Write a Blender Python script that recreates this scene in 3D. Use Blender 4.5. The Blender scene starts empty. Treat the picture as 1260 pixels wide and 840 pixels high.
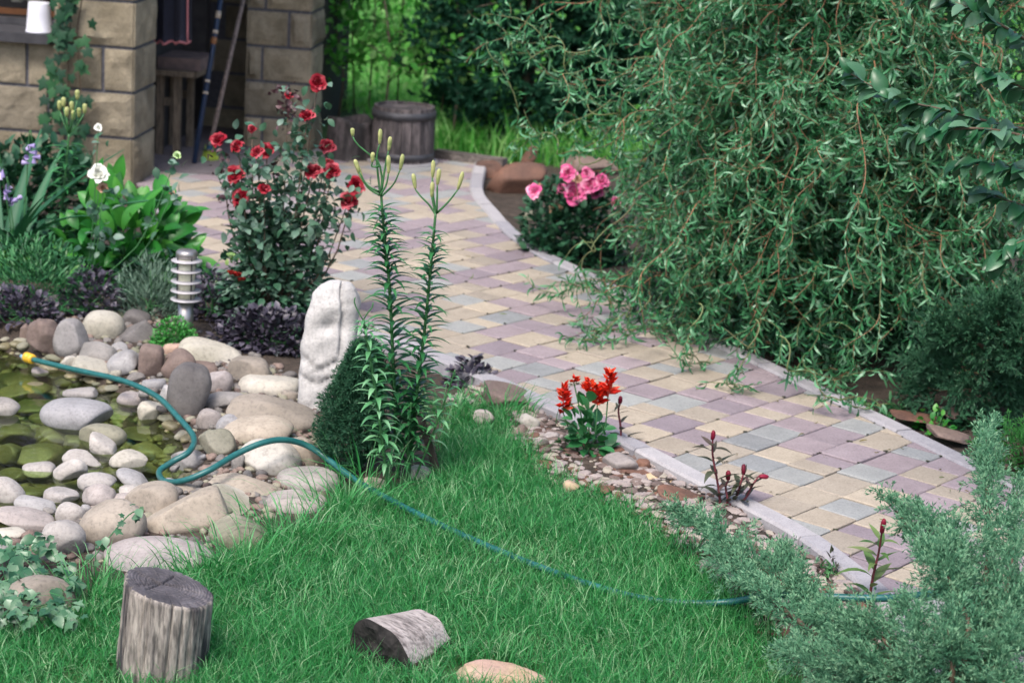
import bpy, math, random
import numpy as np
from mathutils import Matrix, Vector
random.seed(11); rng = np.random.default_rng(11)
sc = bpy.context.scene; C = sc.collection

# ------------------------------------------------------------------ camera
F_PX, PITCH, ROLL, CAM_H = 2600.0, 14.5, 3.5, 2.3      # focal length in 1260-px-wide pixels
_p, _r = math.radians(PITCH), math.radians(ROLL)
FW = np.array([0, math.cos(_p), -math.sin(_p)]); UP0 = np.array([0, math.sin(_p), math.cos(_p)]); RT0 = np.array([1., 0, 0])
RT = RT0*math.cos(_r) + UP0*math.sin(_r); UPV = -RT0*math.sin(_r) + UP0*math.cos(_r)
cam = bpy.data.cameras.new('camera'); cam.lens = F_PX/1260*36; cam.sensor_width = 36; cam.sensor_fit = 'HORIZONTAL'
cam.clip_start = 0.1; cam.clip_end = 2000
cam.dof.use_dof = True; cam.dof.focus_distance = 6.5; cam.dof.aperture_fstop = 4.2
co = bpy.data.objects.new('camera', cam); C.objects.link(co)
co.matrix_world = Matrix(((RT[0], UPV[0], -FW[0], 0), (RT[1], UPV[1], -FW[1], 0), (RT[2], UPV[2], -FW[2], CAM_H), (0, 0, 0, 1)))
sc.camera = co
# ------------------------------------------------------------------ sky, sun, exposure
SUN_EL, SUN_AZ = 58.0, 205.0            # azimuth clockwise from +Y (behind the camera, a little to the left)
w = bpy.data.worlds.new('World'); sc.world = w; w.use_nodes = True
nt = w.node_tree; bg = nt.nodes['Background']
sky = nt.nodes.new('ShaderNodeTexSky'); sky.sky_type = 'NISHITA'; sky.sun_disc = False
sky.sun_elevation = math.radians(SUN_EL); sky.sun_rotation = math.radians(SUN_AZ)
sky.air_density = 1.0; sky.dust_density = 4.0; sky.ozone_density = 1.0
nt.links.new(sky.outputs[0], bg.inputs[0]); bg.inputs[1].default_value = 0.145
sl = bpy.data.lights.new('sun', 'SUN'); sl.energy = 1.5; sl.angle = math.radians(20); sl.color = (1.0, 0.95, 0.9)
so = bpy.data.objects.new('sun', sl); C.objects.link(so)
_e, _a = math.radians(SUN_EL), math.radians(SUN_AZ)
so.rotation_euler = Vector((math.sin(_a)*math.cos(_e), math.cos(_a)*math.cos(_e), math.sin(_e))).to_track_quat('Z', 'Y').to_euler()
vs = sc.view_settings; vs.view_transform = 'Standard'; vs.look = 'None'; vs.gamma = 1.0; vs.exposure = 0.95; vs.use_curve_mapping = False
sc.cycles.max_bounces = 8; sc.cycles.transparent_max_bounces = 16; sc.cycles.use_denoising = True

# ------------------------------------------------------------------ helpers
def at(u, v, z=0.0):
    """photo pixel -> point of the place at height z"""
    d = FW + RT*(u-630)/F_PX + UPV*(420-v)/F_PX
    t = (z-CAM_H)/d[2]
    return np.array([0, 0, CAM_H]) + d*t
def atY(u, v, Y):
    d = FW + RT*(u-630)/F_PX + UPV*(420-v)/F_PX
    return np.array([0, 0, CAM_H]) + d*(Y/d[1])
def scale_at(P): return F_PX/float((np.asarray(P)-np.array([0, 0, CAM_H])) @ FW)
ORG = {}
def org(o): return ORG.get(o.name, np.zeros(3)) if o else np.zeros(3)
def thing(name, label, cat, loc, group=None, kind=None):
    o = bpy.data.objects.new(name, None); C.objects.link(o); o.location = loc; o.empty_display_size = .05
    ORG[o.name] = np.array(loc, float)
    return tag(o, label, cat, group, kind)
def tag(o, label=None, cat=None, group=None, kind=None):
    if label: o['label'] = label
    if cat: o['category'] = cat
    if group: o['group'] = group
    if kind: o['kind'] = kind
    return o
def mesh(name, V, faces, mats, smooth=False, rnd=None, midx=None, rv=None):
    V = np.ascontiguousarray(V, dtype=np.float32); me = bpy.data.meshes.new(name)
    if isinstance(faces, np.ndarray): faces = [faces]
    elif len(faces) and not isinstance(faces[0], np.ndarray):
        by = {}
        for f in faces: by.setdefault(len(f), []).append(f)
        faces = [np.array(x) for x in by.values()]
    faces = [f for f in faces if len(f)]
    loops = np.concatenate([f.ravel() for f in faces]).astype(np.int32)
    tot = np.concatenate([np.full(len(f), f.shape[1]) for f in faces])
    st = np.concatenate([[0], np.cumsum(tot)[:-1]]).astype(np.int32)
    me.vertices.add(len(V)); me.vertices.foreach_set('co', V.ravel())
    me.loops.add(len(loops)); me.loops.foreach_set('vertex_index', loops)
    me.polygons.add(len(st)); me.polygons.foreach_set('loop_start', st)
    for m in (mats if isinstance(mats, (list, tuple)) else [mats]): me.materials.append(m)
    if midx is not None: me.polygons.foreach_set('material_index', np.asarray(midx, dtype=np.int32))
    me.update(calc_edges=True)
    me.polygons.foreach_set('use_smooth', np.full(len(st), bool(smooth)))
    if rnd is not None:
        me.attributes.new('rnd', 'FLOAT', 'POINT').data.foreach_set('value', np.ascontiguousarray(rnd, dtype=np.float32))
    return me
def obj(name, me, parent=None, loc=None, M=None):
    o = bpy.data.objects.new(name, me); C.objects.link(o)
    w_ = np.array(loc if loc is not None else (org(parent) if parent else (0, 0, 0)), float)
    if parent: o.parent = parent
    l = w_ - org(parent)
    if M is not None:
        o.matrix_basis = Matrix(((M[0][0], M[0][1], M[0][2], l[0]), (M[1][0], M[1][1], M[1][2], l[1]), (M[2][0], M[2][1], M[2][2], l[2]), (0, 0, 0, 1)))
    else: o.location = l
    ORG[o.name] = w_
    return o
def part(name, V, faces, mat, parent=None, smooth=False, rnd=None, loc=None, midx=None):
    """V in world coordinates"""
    o_ = np.array(loc, float) if loc is not None else (org(parent) if parent else np.zeros(3))
    return obj(name, mesh(name, np.asarray(V, float)-o_, faces, mat, smooth, rnd, midx), parent, o_)
class Acc:
    def __init__(s): s.V = []; s.F = {}; s.R = []; s.n = 0; s.M = {}
    def add(s, V, F, rnd=0.5, mi=0):
        V = np.asarray(V, float)
        if isinstance(F, np.ndarray): F = [F]
        elif not isinstance(F[0], np.ndarray):
            by = {}
            for f in F: by.setdefault(len(f), []).append(f)
            F = [np.array(x) for x in by.values()]
        for f in F:
            s.F.setdefault(f.shape[1], []).append(f+s.n); s.M.setdefault(f.shape[1], []).append(np.full(len(f), mi))
        s.V.append(V); s.R.append(np.broadcast_to(np.asarray(rnd, float), (len(V),))); s.n += len(V)
    def out(s):
        ks = sorted(s.F)
        return np.concatenate(s.V), [np.concatenate(s.F[k]) for k in ks], np.concatenate(s.R), np.concatenate([np.concatenate(s.M[k]) for k in ks])
    def part(s, name, mat, parent=None, smooth=False, loc=None):
        V, F, R, M = s.out()
        return part(name, V, F, mat, parent, smooth, R, loc, M if isinstance(mat, (list, tuple)) else None)
def nrm(a): a = np.asarray(a, float); return a/np.maximum(np.linalg.norm(a, axis=-1, keepdims=True), 1e-9)
def tube(P, R, sides=6, cap=True):
    P = np.asarray(P, float); n = len(P); R = np.broadcast_to(np.asarray(R, float), (n,))
    T = nrm(np.gradient(P, axis=0)); ref = np.array([0, 0, 1.]) if abs(T[0][2]) < .9 else np.array([1., 0, 0])
    u = nrm(np.cross(T[0], ref)); V = []
    for i in range(n):
        u = u - T[i]*(u @ T[i]); u = nrm(u); v_ = np.cross(T[i], u)
        a = np.arange(sides)*2*math.pi/sides
        V.append(P[i] + R[i]*(np.cos(a)[:, None]*u + np.sin(a)[:, None]*v_))
    V = np.concatenate(V); i = np.arange(n-1)[:, None]*sides; j = np.arange(sides)[None]; k = (j+1) % sides
    F = [np.stack([i+j, i+k, i+sides+k, i+sides+j], -1).reshape(-1, 4)]
    if cap: F.append(np.array([list(range(sides))[::-1], [(n-1)*sides+q for q in range(sides)]]))
    return V, F
def box(a, b):
    a, b = np.minimum(a, b), np.maximum(a, b)
    V = np.array([[x, y, z] for z in (a[2], b[2]) for y in (a[1], b[1]) for x in (a[0], b[0])])
    return V, np.array([[0, 2, 3, 1], [4, 5, 7, 6], [0, 1, 5, 4], [2, 6, 7, 3], [0, 4, 6, 2], [1, 3, 7, 5]])
def lathe(prof, seg=24, c=(0, 0, 0)):
    prof = np.asarray(prof, float); n = len(prof); a = np.arange(seg)*2*math.pi/seg
    V = np.stack([prof[:, 0, None]*np.cos(a), prof[:, 0, None]*np.sin(a), np.repeat(prof[:, 1, None], seg, 1)], -1).reshape(-1, 3) + np.asarray(c)
    i = np.arange(n-1)[:, None]*seg; j = np.arange(seg)[None]; k = (j+1) % seg
    F = [np.stack([i+j, i+k, i+seg+k, i+seg+j], -1).reshape(-1, 4), np.array([list(range(seg))[::-1], [(n-1)*seg+q for q in range(seg)]])]
    return V, F
def wob(P, seed, freq, n=7):
    r = np.random.default_rng(seed); K = r.normal(size=(n, 3))*freq; ph = r.uniform(0, 6.28, n)
    return np.sin(P @ K.T + ph).mean(1)*1.6
def spline(pts, n):
    """Catmull-Rom through pts"""
    P = np.asarray(pts, float); P = np.vstack([2*P[0]-P[1], P, 2*P[-1]-P[-2]]); m = len(P)-3
    t = np.linspace(0, m-1e-6, n); i = t.astype(int); f = (t-i)[:, None]
    a, b, c, d = P[i], P[i+1], P[i+2], P[i+3]
    return .5*((2*b)+(-a+c)*f+(2*a-5*b+4*c-d)*f**2+(-a+3*b-3*c+d)*f**3)
def sdist(poly, X, Y):
    """signed distance (positive inside) to a 2-D polygon"""
    P = np.asarray(poly)[:, :2]; Q = np.roll(P, -1, 0); p = np.stack([X, Y], -1)
    best = np.full(X.shape, 1e9); ins = np.zeros(X.shape, bool)
    for a, b in zip(P, Q):
        e = b-a; wv = p-a; t = np.clip((wv @ e)/(e @ e), 0, 1); d = wv-t[..., None]*e
        best = np.minimum(best, (d**2).sum(-1))
        c = ((a[1] <= Y) != (b[1] <= Y)); xi = a[0]+(Y-a[1])/(b[1]-a[1]+1e-12)*e[0]; ins ^= c & (X < xi)
    d = np.sqrt(best); return np.where(ins, d, -d)
def frames(D, N):
    D = nrm(D); N = np.asarray(N, float); S = nrm(np.cross(D, N)); N = np.cross(S, D)
    return np.stack([S, D, N], -1)                 # columns: side, along, normal
def place(T, F, M, P, S):
    V = np.einsum('nij,kj->nki', M, T)*np.asarray(S)[:, None, None] + P[:, None, :]
    k = len(T); Fs = [(f[None]+(np.arange(len(P))*k)[:, None, None]).reshape(-1, f.shape[1]) for f in (F if isinstance(F, list) else [F])]
    return V.reshape(-1, 3), Fs
def scatter(acc, temps, D, N, P, S, rnd=None):
    D, N, P = np.asarray(D), np.asarray(N), np.asarray(P); n = len(P); S = np.broadcast_to(np.asarray(S, float), (n,))
    if rnd is None: rnd = rng.random(n)
    M = frames(D, N); pick = rng.integers(0, len(temps), n)
    for t, (T, F) in enumerate(temps):
        q = np.where(pick == t)[0]
        if len(q):
            V, Fs = place(T, F, M[q], P[q], S[q]); acc.add(V, Fs, np.repeat(rnd[q], len(T)))
def leaf_t(L=1., W=.3, seg=5, cross=2, droop=.3, fold=.1, twist=0., tip=1.0, peak=.4, wave=0., seed=0):
    """a leaf blade along +Y"""
    r = np.random.default_rng(seed); t = np.linspace(0, 1, seg+1)
    wd = W*.5*np.where(t < peak, np.sin(np.clip(t/peak, 0, 1)*math.pi/2)**.8, np.cos(np.clip((t-peak)/(1-peak), 0, 1)*math.pi/2)**tip)+.004*L
    wd[-1] = .004*L
    ang = -droop*t*1.6; dy = np.concatenate([[0], np.cumsum(np.cos(ang[1:]))/seg])*L; dz = np.concatenate([[0], np.cumsum(np.sin(ang[1:]))/seg])*L
    V = []
    for i in range(seg+1):
        for s in np.linspace(-1, 1, cross):
            x = s*wd[i]; zz = abs(s)*wd[i]*fold*2 + wave*W*math.sin(i*2.1+s*2+seed)
            a = twist*t[i]; V.append((x*math.cos(a)-zz*math.sin(a), dy[i]-zz*math.sin(ang[i]), dz[i]+x*math.sin(a)+zz*math.cos(a)))
    F = [[i*cross+j, i*cross+j+1, (i+1)*cross+j+1, (i+1)*cross+j] for i in range(seg) for j in range(cross-1)]
    return np.array(V), np.array(F)
def curl_leaf(L=1., W=.14, seg=5, turns=.6, bend=1.2, seed=0):
    """a curled willow leaf: spine bends round, blade twists"""
    r = np.random.default_rng(seed); p = np.zeros(3); d = np.array([0, 1., 0]); V = []; ax = nrm(r.normal(size=3)*np.array([1, .2, 1]))
    for i in range(seg+1):
        t = i/seg; wv = W*.5*math.sin(math.pi*min(1, .12+.88*t))**.8+.003
        a = turns*2*math.pi*t*.5+seed; s = nrm(np.cross(d, [math.sin(a), .1, math.cos(a)]))
        V += [p-s*wv, p+s*wv]; p = p+d*L/seg
        Rm = np.array(Matrix.Rotation(bend/seg, 3, Vector(ax))); d = Rm @ d
    F = [[2*i, 2*i+1, 2*i+3, 2*i+2] for i in range(seg)]
    return np.array(V), np.array(F)
def rhomb(W=.2, up=.0):                     # two crossed diamonds: a scale-leaf shoot
    V = np.array([[0, 0, 0], [W, .45, 0], [0, 1, up], [-W, .45, 0], [0, .45, W], [0, .45, -W]])
    return V, np.array([[0, 1, 2, 3], [0, 4, 2, 5]])
def rand_dirs(n, zmin=-1., zmax=1.):
    z = rng.uniform(zmin, zmax, n); a = rng.uniform(0, 6.283, n); q = np.sqrt(1-z*z)
    return np.stack([q*np.cos(a), q*np.sin(a), z], -1)

def ico(sub):
    t = (1+5**.5)/2; V = [(-1, t, 0), (1, t, 0), (-1, -t, 0), (1, -t, 0), (0, -1, t), (0, 1, t), (0, -1, -t), (0, 1, -t), (t, 0, -1), (t, 0, 1), (-t, 0, -1), (-t, 0, 1)]
    F = [(0, 11, 5), (0, 5, 1), (0, 1, 7), (0, 7, 10), (0, 10, 11), (1, 5, 9), (5, 11, 4), (11, 10, 2), (10, 7, 6), (7, 1, 8), (3, 9, 4), (3, 4, 2), (3, 2, 6), (3, 6, 8), (3, 8, 9), (4, 9, 5), (2, 4, 11), (6, 2, 10), (8, 6, 7), (9, 8, 1)]
    V = [np.array(v)/np.linalg.norm(v) for v in V]
    for _ in range(sub):
        G, mid = [], {}
        def mp(a, b):
            k = (min(a, b), max(a, b))
            if k not in mid: mid[k] = len(V); V.append(nrm(V[a]+V[b]))
            return mid[k]
        for a, b, c in F: x, y, z = mp(a, b), mp(b, c), mp(c, a); G += [(a, x, z), (b, y, x), (c, z, y), (x, y, z)]
        F = G
    return np.array(V), np.array(F)
ICO = {k: ico(k) for k in (1, 2, 3, 4)}
def rock_shape(seed, p=2.3, cuts=3, rough=.0, lump=.10, sub=3):
    N, F = ICO[sub]; r = np.random.default_rng(seed); R = 1/(np.abs(N)**p).sum(1)**(1/p)
    R = R*(1+lump*wob(N, seed, 1.6)+lump*.35*wob(N, seed+1, 3.5))
    V = N*R[:, None]
    for _ in range(cuts):                       # soft flat facets
        k = nrm(r.normal(size=3)); d = r.uniform(.58, .82); h = V @ k; ex = np.maximum(0, h-d); V = V-k*(ex*.9)[:, None]
    V = V*(1+.012*wob(N, seed+6, 6)+.006*wob(N, seed+7, 13))[:, None]
    if rough: V = V*(1+rough*wob(N, seed+2, 7)+rough*.6*wob(N, seed+3, 15))[:, None]
    return V/np.abs(V).max(0), F

# ------------------------------------------------------------------ materials
def new_mat(name):
    m = bpy.data.materials.new(name); m.use_nodes = True; n = m.node_tree
    return m, n, n.nodes['Principled BSDF'], n.nodes['Material Output']
def node(n, t, **kw):
    x = n.nodes.new(t)
    for k, v in kw.items():
        if k in x.inputs: x.inputs[k].default_value = v
        else: setattr(x, k, v)
    return x
def ramp(n, src, stops):
    r = n.nodes.new('ShaderNodeValToRGB'); e = r.color_ramp.elements
    while len(e) < len(stops): e.new(.5)
    for q, (p, c) in zip(e, stops): q.position = p; q.color = (c[0], c[1], c[2], 1)
    n.links.new(src, r.inputs[0]); return r.outputs[0]
def mixc(n, fac, a, b, mode='MIX'):
    x = n.nodes.new('ShaderNodeMix'); x.data_type = 'RGBA'; x.blend_type = mode
    for s, v in ((x.inputs[0], fac), (x.inputs[6], a), (x.inputs[7], b)):
        if hasattr(v, 'links'): n.links.new(v, s)
        elif isinstance(v, (int, float)): s.default_value = v
        else: s.default_value = (v[0], v[1], v[2], 1)
    return x.outputs[2]
def math_(n, op, a, b=None):
    x = n.nodes.new('ShaderNodeMath'); x.operation = op
    for s, v in ((x.inputs[0], a), (x.inputs[1], b)):
        if v is None: continue
        if hasattr(v, 'links'): n.links.new(v, s)
        else: s.default_value = v
    return x.outputs[0]
def noise(n, scale, detail=4, rough=.55, coord='Object', dist=0., vec=None):
    x = n.nodes.new('ShaderNodeTexNoise'); x.inputs['Scale'].default_value = scale; x.inputs['Detail'].default_value = detail
    x.inputs['Roughness'].default_value = rough; x.inputs['Distortion'].default_value = dist; x.noise_dimensions = '4D'
    if vec is None: vec = n.nodes.new('ShaderNodeTexCoord').outputs[coord]
    n.links.new(vec, x.inputs['Vector'])
    oi = n.nodes.new('ShaderNodeObjectInfo'); n.links.new(math_(n, 'MULTIPLY', oi.outputs['Random'], 40.), x.inputs['W'])
    return x.outputs['Fac']
def bump(n, bs, h, strength, dist):
    b = n.nodes.new('ShaderNodeBump'); b.inputs['Strength'].default_value = strength; b.inputs['Distance'].default_value = dist
    n.links.new(h, b.inputs['Height']); n.links.new(b.outputs[0], bs.inputs['Normal'])
def leaf_mat(name, stops, rough=.45, trans=.25, spec=.4, nscale=30.):
    stops = [(p, (c[0]*.92, c[1]*1.04, c[2]*(1.0 if any(x in name for x in ('juniper', 'ivy', 'broad', 'grey', 'grass', 'willow', 'field')) else 1.15)) if c[1] > c[0] and c[1] > c[2] else c) for p, c in stops]
    m, n, b, o = new_mat(name)
    a = n.nodes.new('ShaderNodeAttribute'); a.attribute_name = 'rnd'
    oi = n.nodes.new('ShaderNodeObjectInfo')
    v = math_(n, 'ADD', a.outputs['Fac'], oi.outputs['Random'])
    v = math_(n, 'FRACT', v)
    ns = noise(n, nscale, 2); v2 = math_(n, 'ADD', math_(n, 'MULTIPLY', v, .75), math_(n, 'MULTIPLY', ns, .25))
    c = ramp(n, v2, stops); n.links.new(c, b.inputs['Base Color']); b.inputs['Roughness'].default_value = rough
    b.inputs['Specular IOR Level'].default_value = spec
    if trans:
        t = n.nodes.new('ShaderNodeBsdfTranslucent'); n.links.new(mixc(n, .5, c, (.5, .75, .22), 'MULTIPLY'), t.inputs[0])
        mx = n.nodes.new('ShaderNodeMixShader'); mx.inputs[0].default_value = trans
        n.links.new(b.outputs[0], mx.inputs[1]); n.links.new(t.outputs[0], mx.inputs[2]); n.links.new(mx.outputs[0], o.inputs[0])
    return m
def stone_mat(name, c1, c2, c3=None, scale=9., rough=.75, bstr=.6, bdist=.006, veins=0.):
    c1, c2 = tuple(x*.72 for x in c1), tuple(x*.72 for x in c2); c3 = tuple(x*.72 for x in c3) if c3 else None
    m, n, b, o = new_mat(name)
    f = noise(n, scale, 6, .62, dist=.4); g = noise(n, scale*9, 5, .7); k = noise(n, scale*.35, 2, .5)
    c = ramp(n, f, [(.3, c1), (.7, c2)])
    if c3 is not None: c = mixc(n, ramp(n, k, [(.48, (0, 0, 0)), (.66, (1, 1, 1))]), c, c3)
    c = mixc(n, .55, c, ramp(n, g, [(.32, (.42, .41, .40)), (.50, (1, 1, 1)), (.72, (1.2, 1.18, 1.14))]), 'MULTIPLY')
    if veins:
        wv = node(n, 'ShaderNodeTexWave', Scale=scale*.7, Distortion=9., Detail=3.)
        n.links.new(n.nodes.new('ShaderNodeTexCoord').outputs['Object'], wv.inputs['Vector'])
        c = mixc(n, math_(n, 'MULTIPLY', ramp(n, wv.outputs['Fac'], [(.8, (0, 0, 0)), (.97, (1, 1, 1))]), veins), c, tuple(x*.45 for x in c1))
    if name.startswith('paver'):
        gp = n.nodes.new('ShaderNodeNewGeometry').outputs['Position']; wn = noise(n, 1.7, 5, .65, vec=gp); wn2 = noise(n, 22., 3, .6, vec=gp)
        c = mixc(n, .8, c, ramp(n, wn, [(.32, (.80, .78, .77)), (.58, (1.06, 1.05, 1.04))]), 'MULTIPLY'); c = mixc(n, ramp(n, wn2, [(.66, (0, 0, 0)), (.74, (.5, .5, .5))]), c, (.16, .14, .12))
    oi = n.nodes.new('ShaderNodeObjectInfo')
    c = mixc(n, 1., c, ramp(n, oi.outputs['Random'], [(0, (.82, .82, .84)), (1, (1.12, 1.1, 1.06))]), 'MULTIPLY')
    n.links.new(c, b.inputs['Base Color']); b.inputs['Roughness'].default_value = rough
    bump(n, b, math_(n, 'ADD', math_(n, 'MULTIPLY', g, .5), f), bstr, bdist)
    return m
def plain_mat(name, c, rough=.5, metal=0., c2=None, scale=20., bstr=0.):
    m, n, b, o = new_mat(name); f = noise(n, scale, 5)
    c2 = c2 or tuple(x*.75 for x in c)
    n.links.new(ramp(n, f, [(.35, c2), (.62, c)]), b.inputs['Base Color']); b.inputs['Roughness'].default_value = rough; b.inputs['Metallic'].default_value = metal
    if bstr: bump(n, b, f, bstr, .003)
    return m
def wood_mat(name, c1, c2, dark, axis='Z', scale=6., rough=.8, patch=.5):
    m, n, b, o = new_mat(name); tc = n.nodes.new('ShaderNodeTexCoord'); mp = n.nodes.new('ShaderNodeMapping')
    s = {'X': (.16, 1, 1), 'Y': (1, .16, 1), 'Z': (1, 1, .16)}[axis]; mp.inputs['Scale'].default_value = [x*scale for x in s]
    n.links.new(tc.outputs['Object'], mp.inputs['Vector'])
    g = noise(n, 5., 6, .7, vec=mp.outputs[0]); g2 = noise(n, 16., 4, .65, vec=mp.outputs[0]); pt = noise(n, 2.2, 5, .65, vec=mp.outputs[0])
    c = ramp(n, g, [(.3, c1), (.65, c2)])
    c = mixc(n, ramp(n, pt, [(patch-.06, (1, 1, 1)), (patch+.06, (0, 0, 0))]), c, dark)
    c = mixc(n, .85, c, ramp(n, g2, [(.38, (.35, .35, .35)), (.55, (1.05, 1.05, 1.05))]), 'MULTIPLY')
    n.links.new(c, b.inputs['Base Color']); b.inputs['Roughness'].default_value = rough
    bump(n, b, math_(n, 'ADD', g, g2), .6, .006)
    return m
MG = {}
MG['grey'] = stone_mat('stone_grey', (.27, .255, .245), (.46, .435, .42), (.21, .20, .19), scale=10)
MG['dark'] = stone_mat('stone_dark', (.15, .14, .135), (.29, .27, .26), (.11, .10, .10), scale=11)
MG['tan'] = stone_mat('stone_tan', (.36, .31, .25), (.55, .48, .40), (.30, .26, .21), scale=7)
MG['cream'] = stone_mat('stone_cream', (.50, .47, .40), (.70, .66, .59), (.38, .36, .28), scale=7)
MG['white'] = stone_mat('stone_white', (.42, .39, .37), (.64, .60, .57), (.30, .28, .27), scale=10)
MG['pink'] = stone_mat('stone_pink', (.38, .335, .32), (.58, .52, .50), (.29, .26, .25), scale=10)
MG['brown'] = stone_mat('stone_brown', (.19, .14, .12), (.34, .25, .215), (.14, .10, .09), scale=10, bstr=.7, bdist=.008)
MG['rust'] = stone_mat('stone_rust', (.16, .085, .06), (.33, .16, .105), (.10, .06, .05), scale=8, bstr=.7, bdist=.01)
MG['blue'] = stone_mat('stone_blue', (.33, .325, .335), (.53, .52, .53), (.25, .24, .24), scale=10)
MG['olive'] = stone_mat('stone_olive', (.26, .25, .19), (.42, .40, .31), (.18, .19, .12), scale=8)
MG['algae'] = stone_mat('stone_algae', (.19, .17, .095), (.34, .30, .18), (.11, .11, .055), scale=12, rough=.4)
MG['ochre'] = stone_mat('stone_ochre', (.60, .42, .20), (.76, .62, .46), (.62, .38, .34), scale=9)
MG['moon'] = stone_mat('stone_standing', (.62, .61, .60), (.86, .84, .82), (.40, .39, .38), scale=11, bstr=.7, bdist=.008, veins=.12)
M_TILE = [stone_mat('paver_mauve', (.325, .27, .305), (.395, .335, .37), scale=14, rough=.8, bstr=.15),
          stone_mat('paver_cream', (.45, .395, .32), (.54, .475, .39), scale=14, rough=.8, bstr=.15),
          stone_mat('paver_blue', (.335, .355, .365), (.415, .435, .44), scale=14, rough=.8, bstr=.15)]
M_KERB = stone_mat('kerb_concrete', (.42, .41, .44), (.53, .515, .55), scale=20, rough=.85, bstr=.2)
M_BLOCK = stone_mat('sandstone_block', (.28, .24, .17), (.47, .41, .30), (.21, .18, .125), scale=11, rough=.9, bstr=.9, bdist=.012)
M_MORTAR = plain_mat('mortar', (.12, .12, .14), .9, c2=(.07, .07, .085), scale=60, bstr=.3)
M_SHADE = plain_mat('interior_shade', (.05, .045, .045), .9, c2=(.03, .028, .03))  # near-black colour holds the shade of the porch and window interiors

# ------------------------------------------------------------------ ground
POND = np.array([at(u, v, -.1) for u, v in [(-160, 405), (20, 420), (62, 440), (100, 447), (142, 470), (180, 478), (208, 500), (240, 530), (258, 560), (250, 592), (215, 605), (165, 628), (120, 645), (60, 662), (0, 672), (-160, 720)]])
LAWN = np.array([at(u, v, -.05) for u, v in [(-120, 905), (-120, 770), (40, 772), (110, 745), (128, 716), (250, 706), (305, 688), (345, 662), (400, 648), (424, 612), (470, 612), (545, 592), (556, 520), (575, 500), (612, 510), (628, 545), (655, 580), (705, 605), (780, 637), (835, 680), (890, 735), (950, 800), (1010, 905)]])
RUBBLE = np.array([at(u, v, -.06) for u, v in [(548, 500), (600, 470), (650, 500), (720, 530), (800, 572), (880, 614), (980, 680), (1100, 760), (1130, 800), (1000, 860), (890, 740), (835, 685), (780, 640), (705, 608), (655, 585), (625, 545), (610, 515), (560, 520)]])
INL = [(1185, 900), (1150, 800), (1107, 739), (1050, 690), (986, 646), (870, 587), (767, 534), (680, 494), (613, 464), (560, 441), (500, 418), (430, 400), (340, 375), (262, 335), (222, 280), (200, 235)]     # inner line of the near kerb, photo pixels
INR = [(584, 198), (578, 234), (598, 261), (622, 288), (660, 314), (700, 333), (790, 378), (876, 424), (935, 451), (1088, 525), (1163, 562), (1201, 580), (1290, 622), (1420, 700)]
KL = np.array([at(u, v, .0) for u, v in INL]); KR = np.array([at(u, v, .0) for u, v in INR])
BACK = [at(u, v, 0.) for u, v in [(530, 191), (470, 182), (400, 172), (300, 168), (160, 178), (180, 215)]]
PATH = np.vstack([KL, BACK[::-1], KR])
def smooth01(x): x = np.clip(x, 0, 1); return x*x*(3-2*x)
FIELD_Y = 13.6
def gz(X, Y):
    X, Y = np.asarray(X, float), np.asarray(Y, float)
    h = np.full(np.broadcast(X, Y).shape, -.06)
    P = np.stack([X, Y, 0*X], -1).reshape(-1, 3)
    h = h + .012*wob(P, 3, 2.2).reshape(h.shape) + .006*wob(P, 4, 9).reshape(h.shape)
    h = h + .05*smooth01((-X-.3)/1.2)*smooth01((Y-8.2)/1.5)
    s = sdist(POND, X, Y); h = h - .15*smooth01((s+.06)/.30)
    pth = sdist(PATH, X, Y); h = np.where(pth > -.06, np.minimum(h, -.07), h)
    h = h + .04*smooth01((sdist(RUBBLE, X, Y)+.05)/.12)*(pth < -.06)
    return h
def axis(lo, hi, step, far):
    g = [step]
    while sum(g) < far: g.append(g[-1]*1.35)
    c = np.cumsum(g); return np.concatenate([lo-c[::-1], np.arange(lo, hi, step), hi-step+c])
gx, gy = axis(-3.6, 3.6, .055, 400), axis(4.2, 15.0, .055, 600)
GX, GY = np.meshgrid(gx, gy); GZ = gz(GX, GY)
ny, nx = GX.shape; i = np.arange(ny-1)[:, None]*nx; j = np.arange(nx-1)[None]
GF = np.stack([i+j, i+j+1, i+nx+j+1, i+nx+j], -1).reshape(-1, 4)
m, n, b, o = new_mat('soil_and_turf')
a = n.nodes.new('ShaderNodeAttribute'); a.attribute_name = 'rnd'
f1 = noise(n, 14, 6, .65); f2 = noise(n, 90, 4, .6)
soil = ramp(n, f1, [(.3, (.026, .019, .014)), (.55, (.062, .045, .033)), (.75, (.12, .09, .07))])
soil = mixc(n, .6, soil, ramp(n, f2, [(.35, (.5, .5, .5)), (.6, (1.1, 1.1, 1.1))]), 'MULTIPLY')
turf = ramp(n, f1, [(.3, (.02, .06, .015)), (.7, (.05, .12, .03))])
n.links.new(mixc(n, a.outputs['Fac'], soil, turf), b.inputs['Base Color']); b.inputs['Roughness'].default_value = .95
bump(n, b, math_(n, 'ADD', f1, f2), .8, .02); M_GROUND = m
lawn_mask = np.maximum(smooth01(sdist(LAWN, GX, GY)/.1+.5), smooth01((GY-FIELD_Y)/.6))
gr = part('ground', np.stack([GX, GY, GZ], -1).reshape(-1, 3), GF, M_GROUND, smooth=True, rnd=lawn_mask.ravel()); tag(gr, kind='structure')

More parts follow.
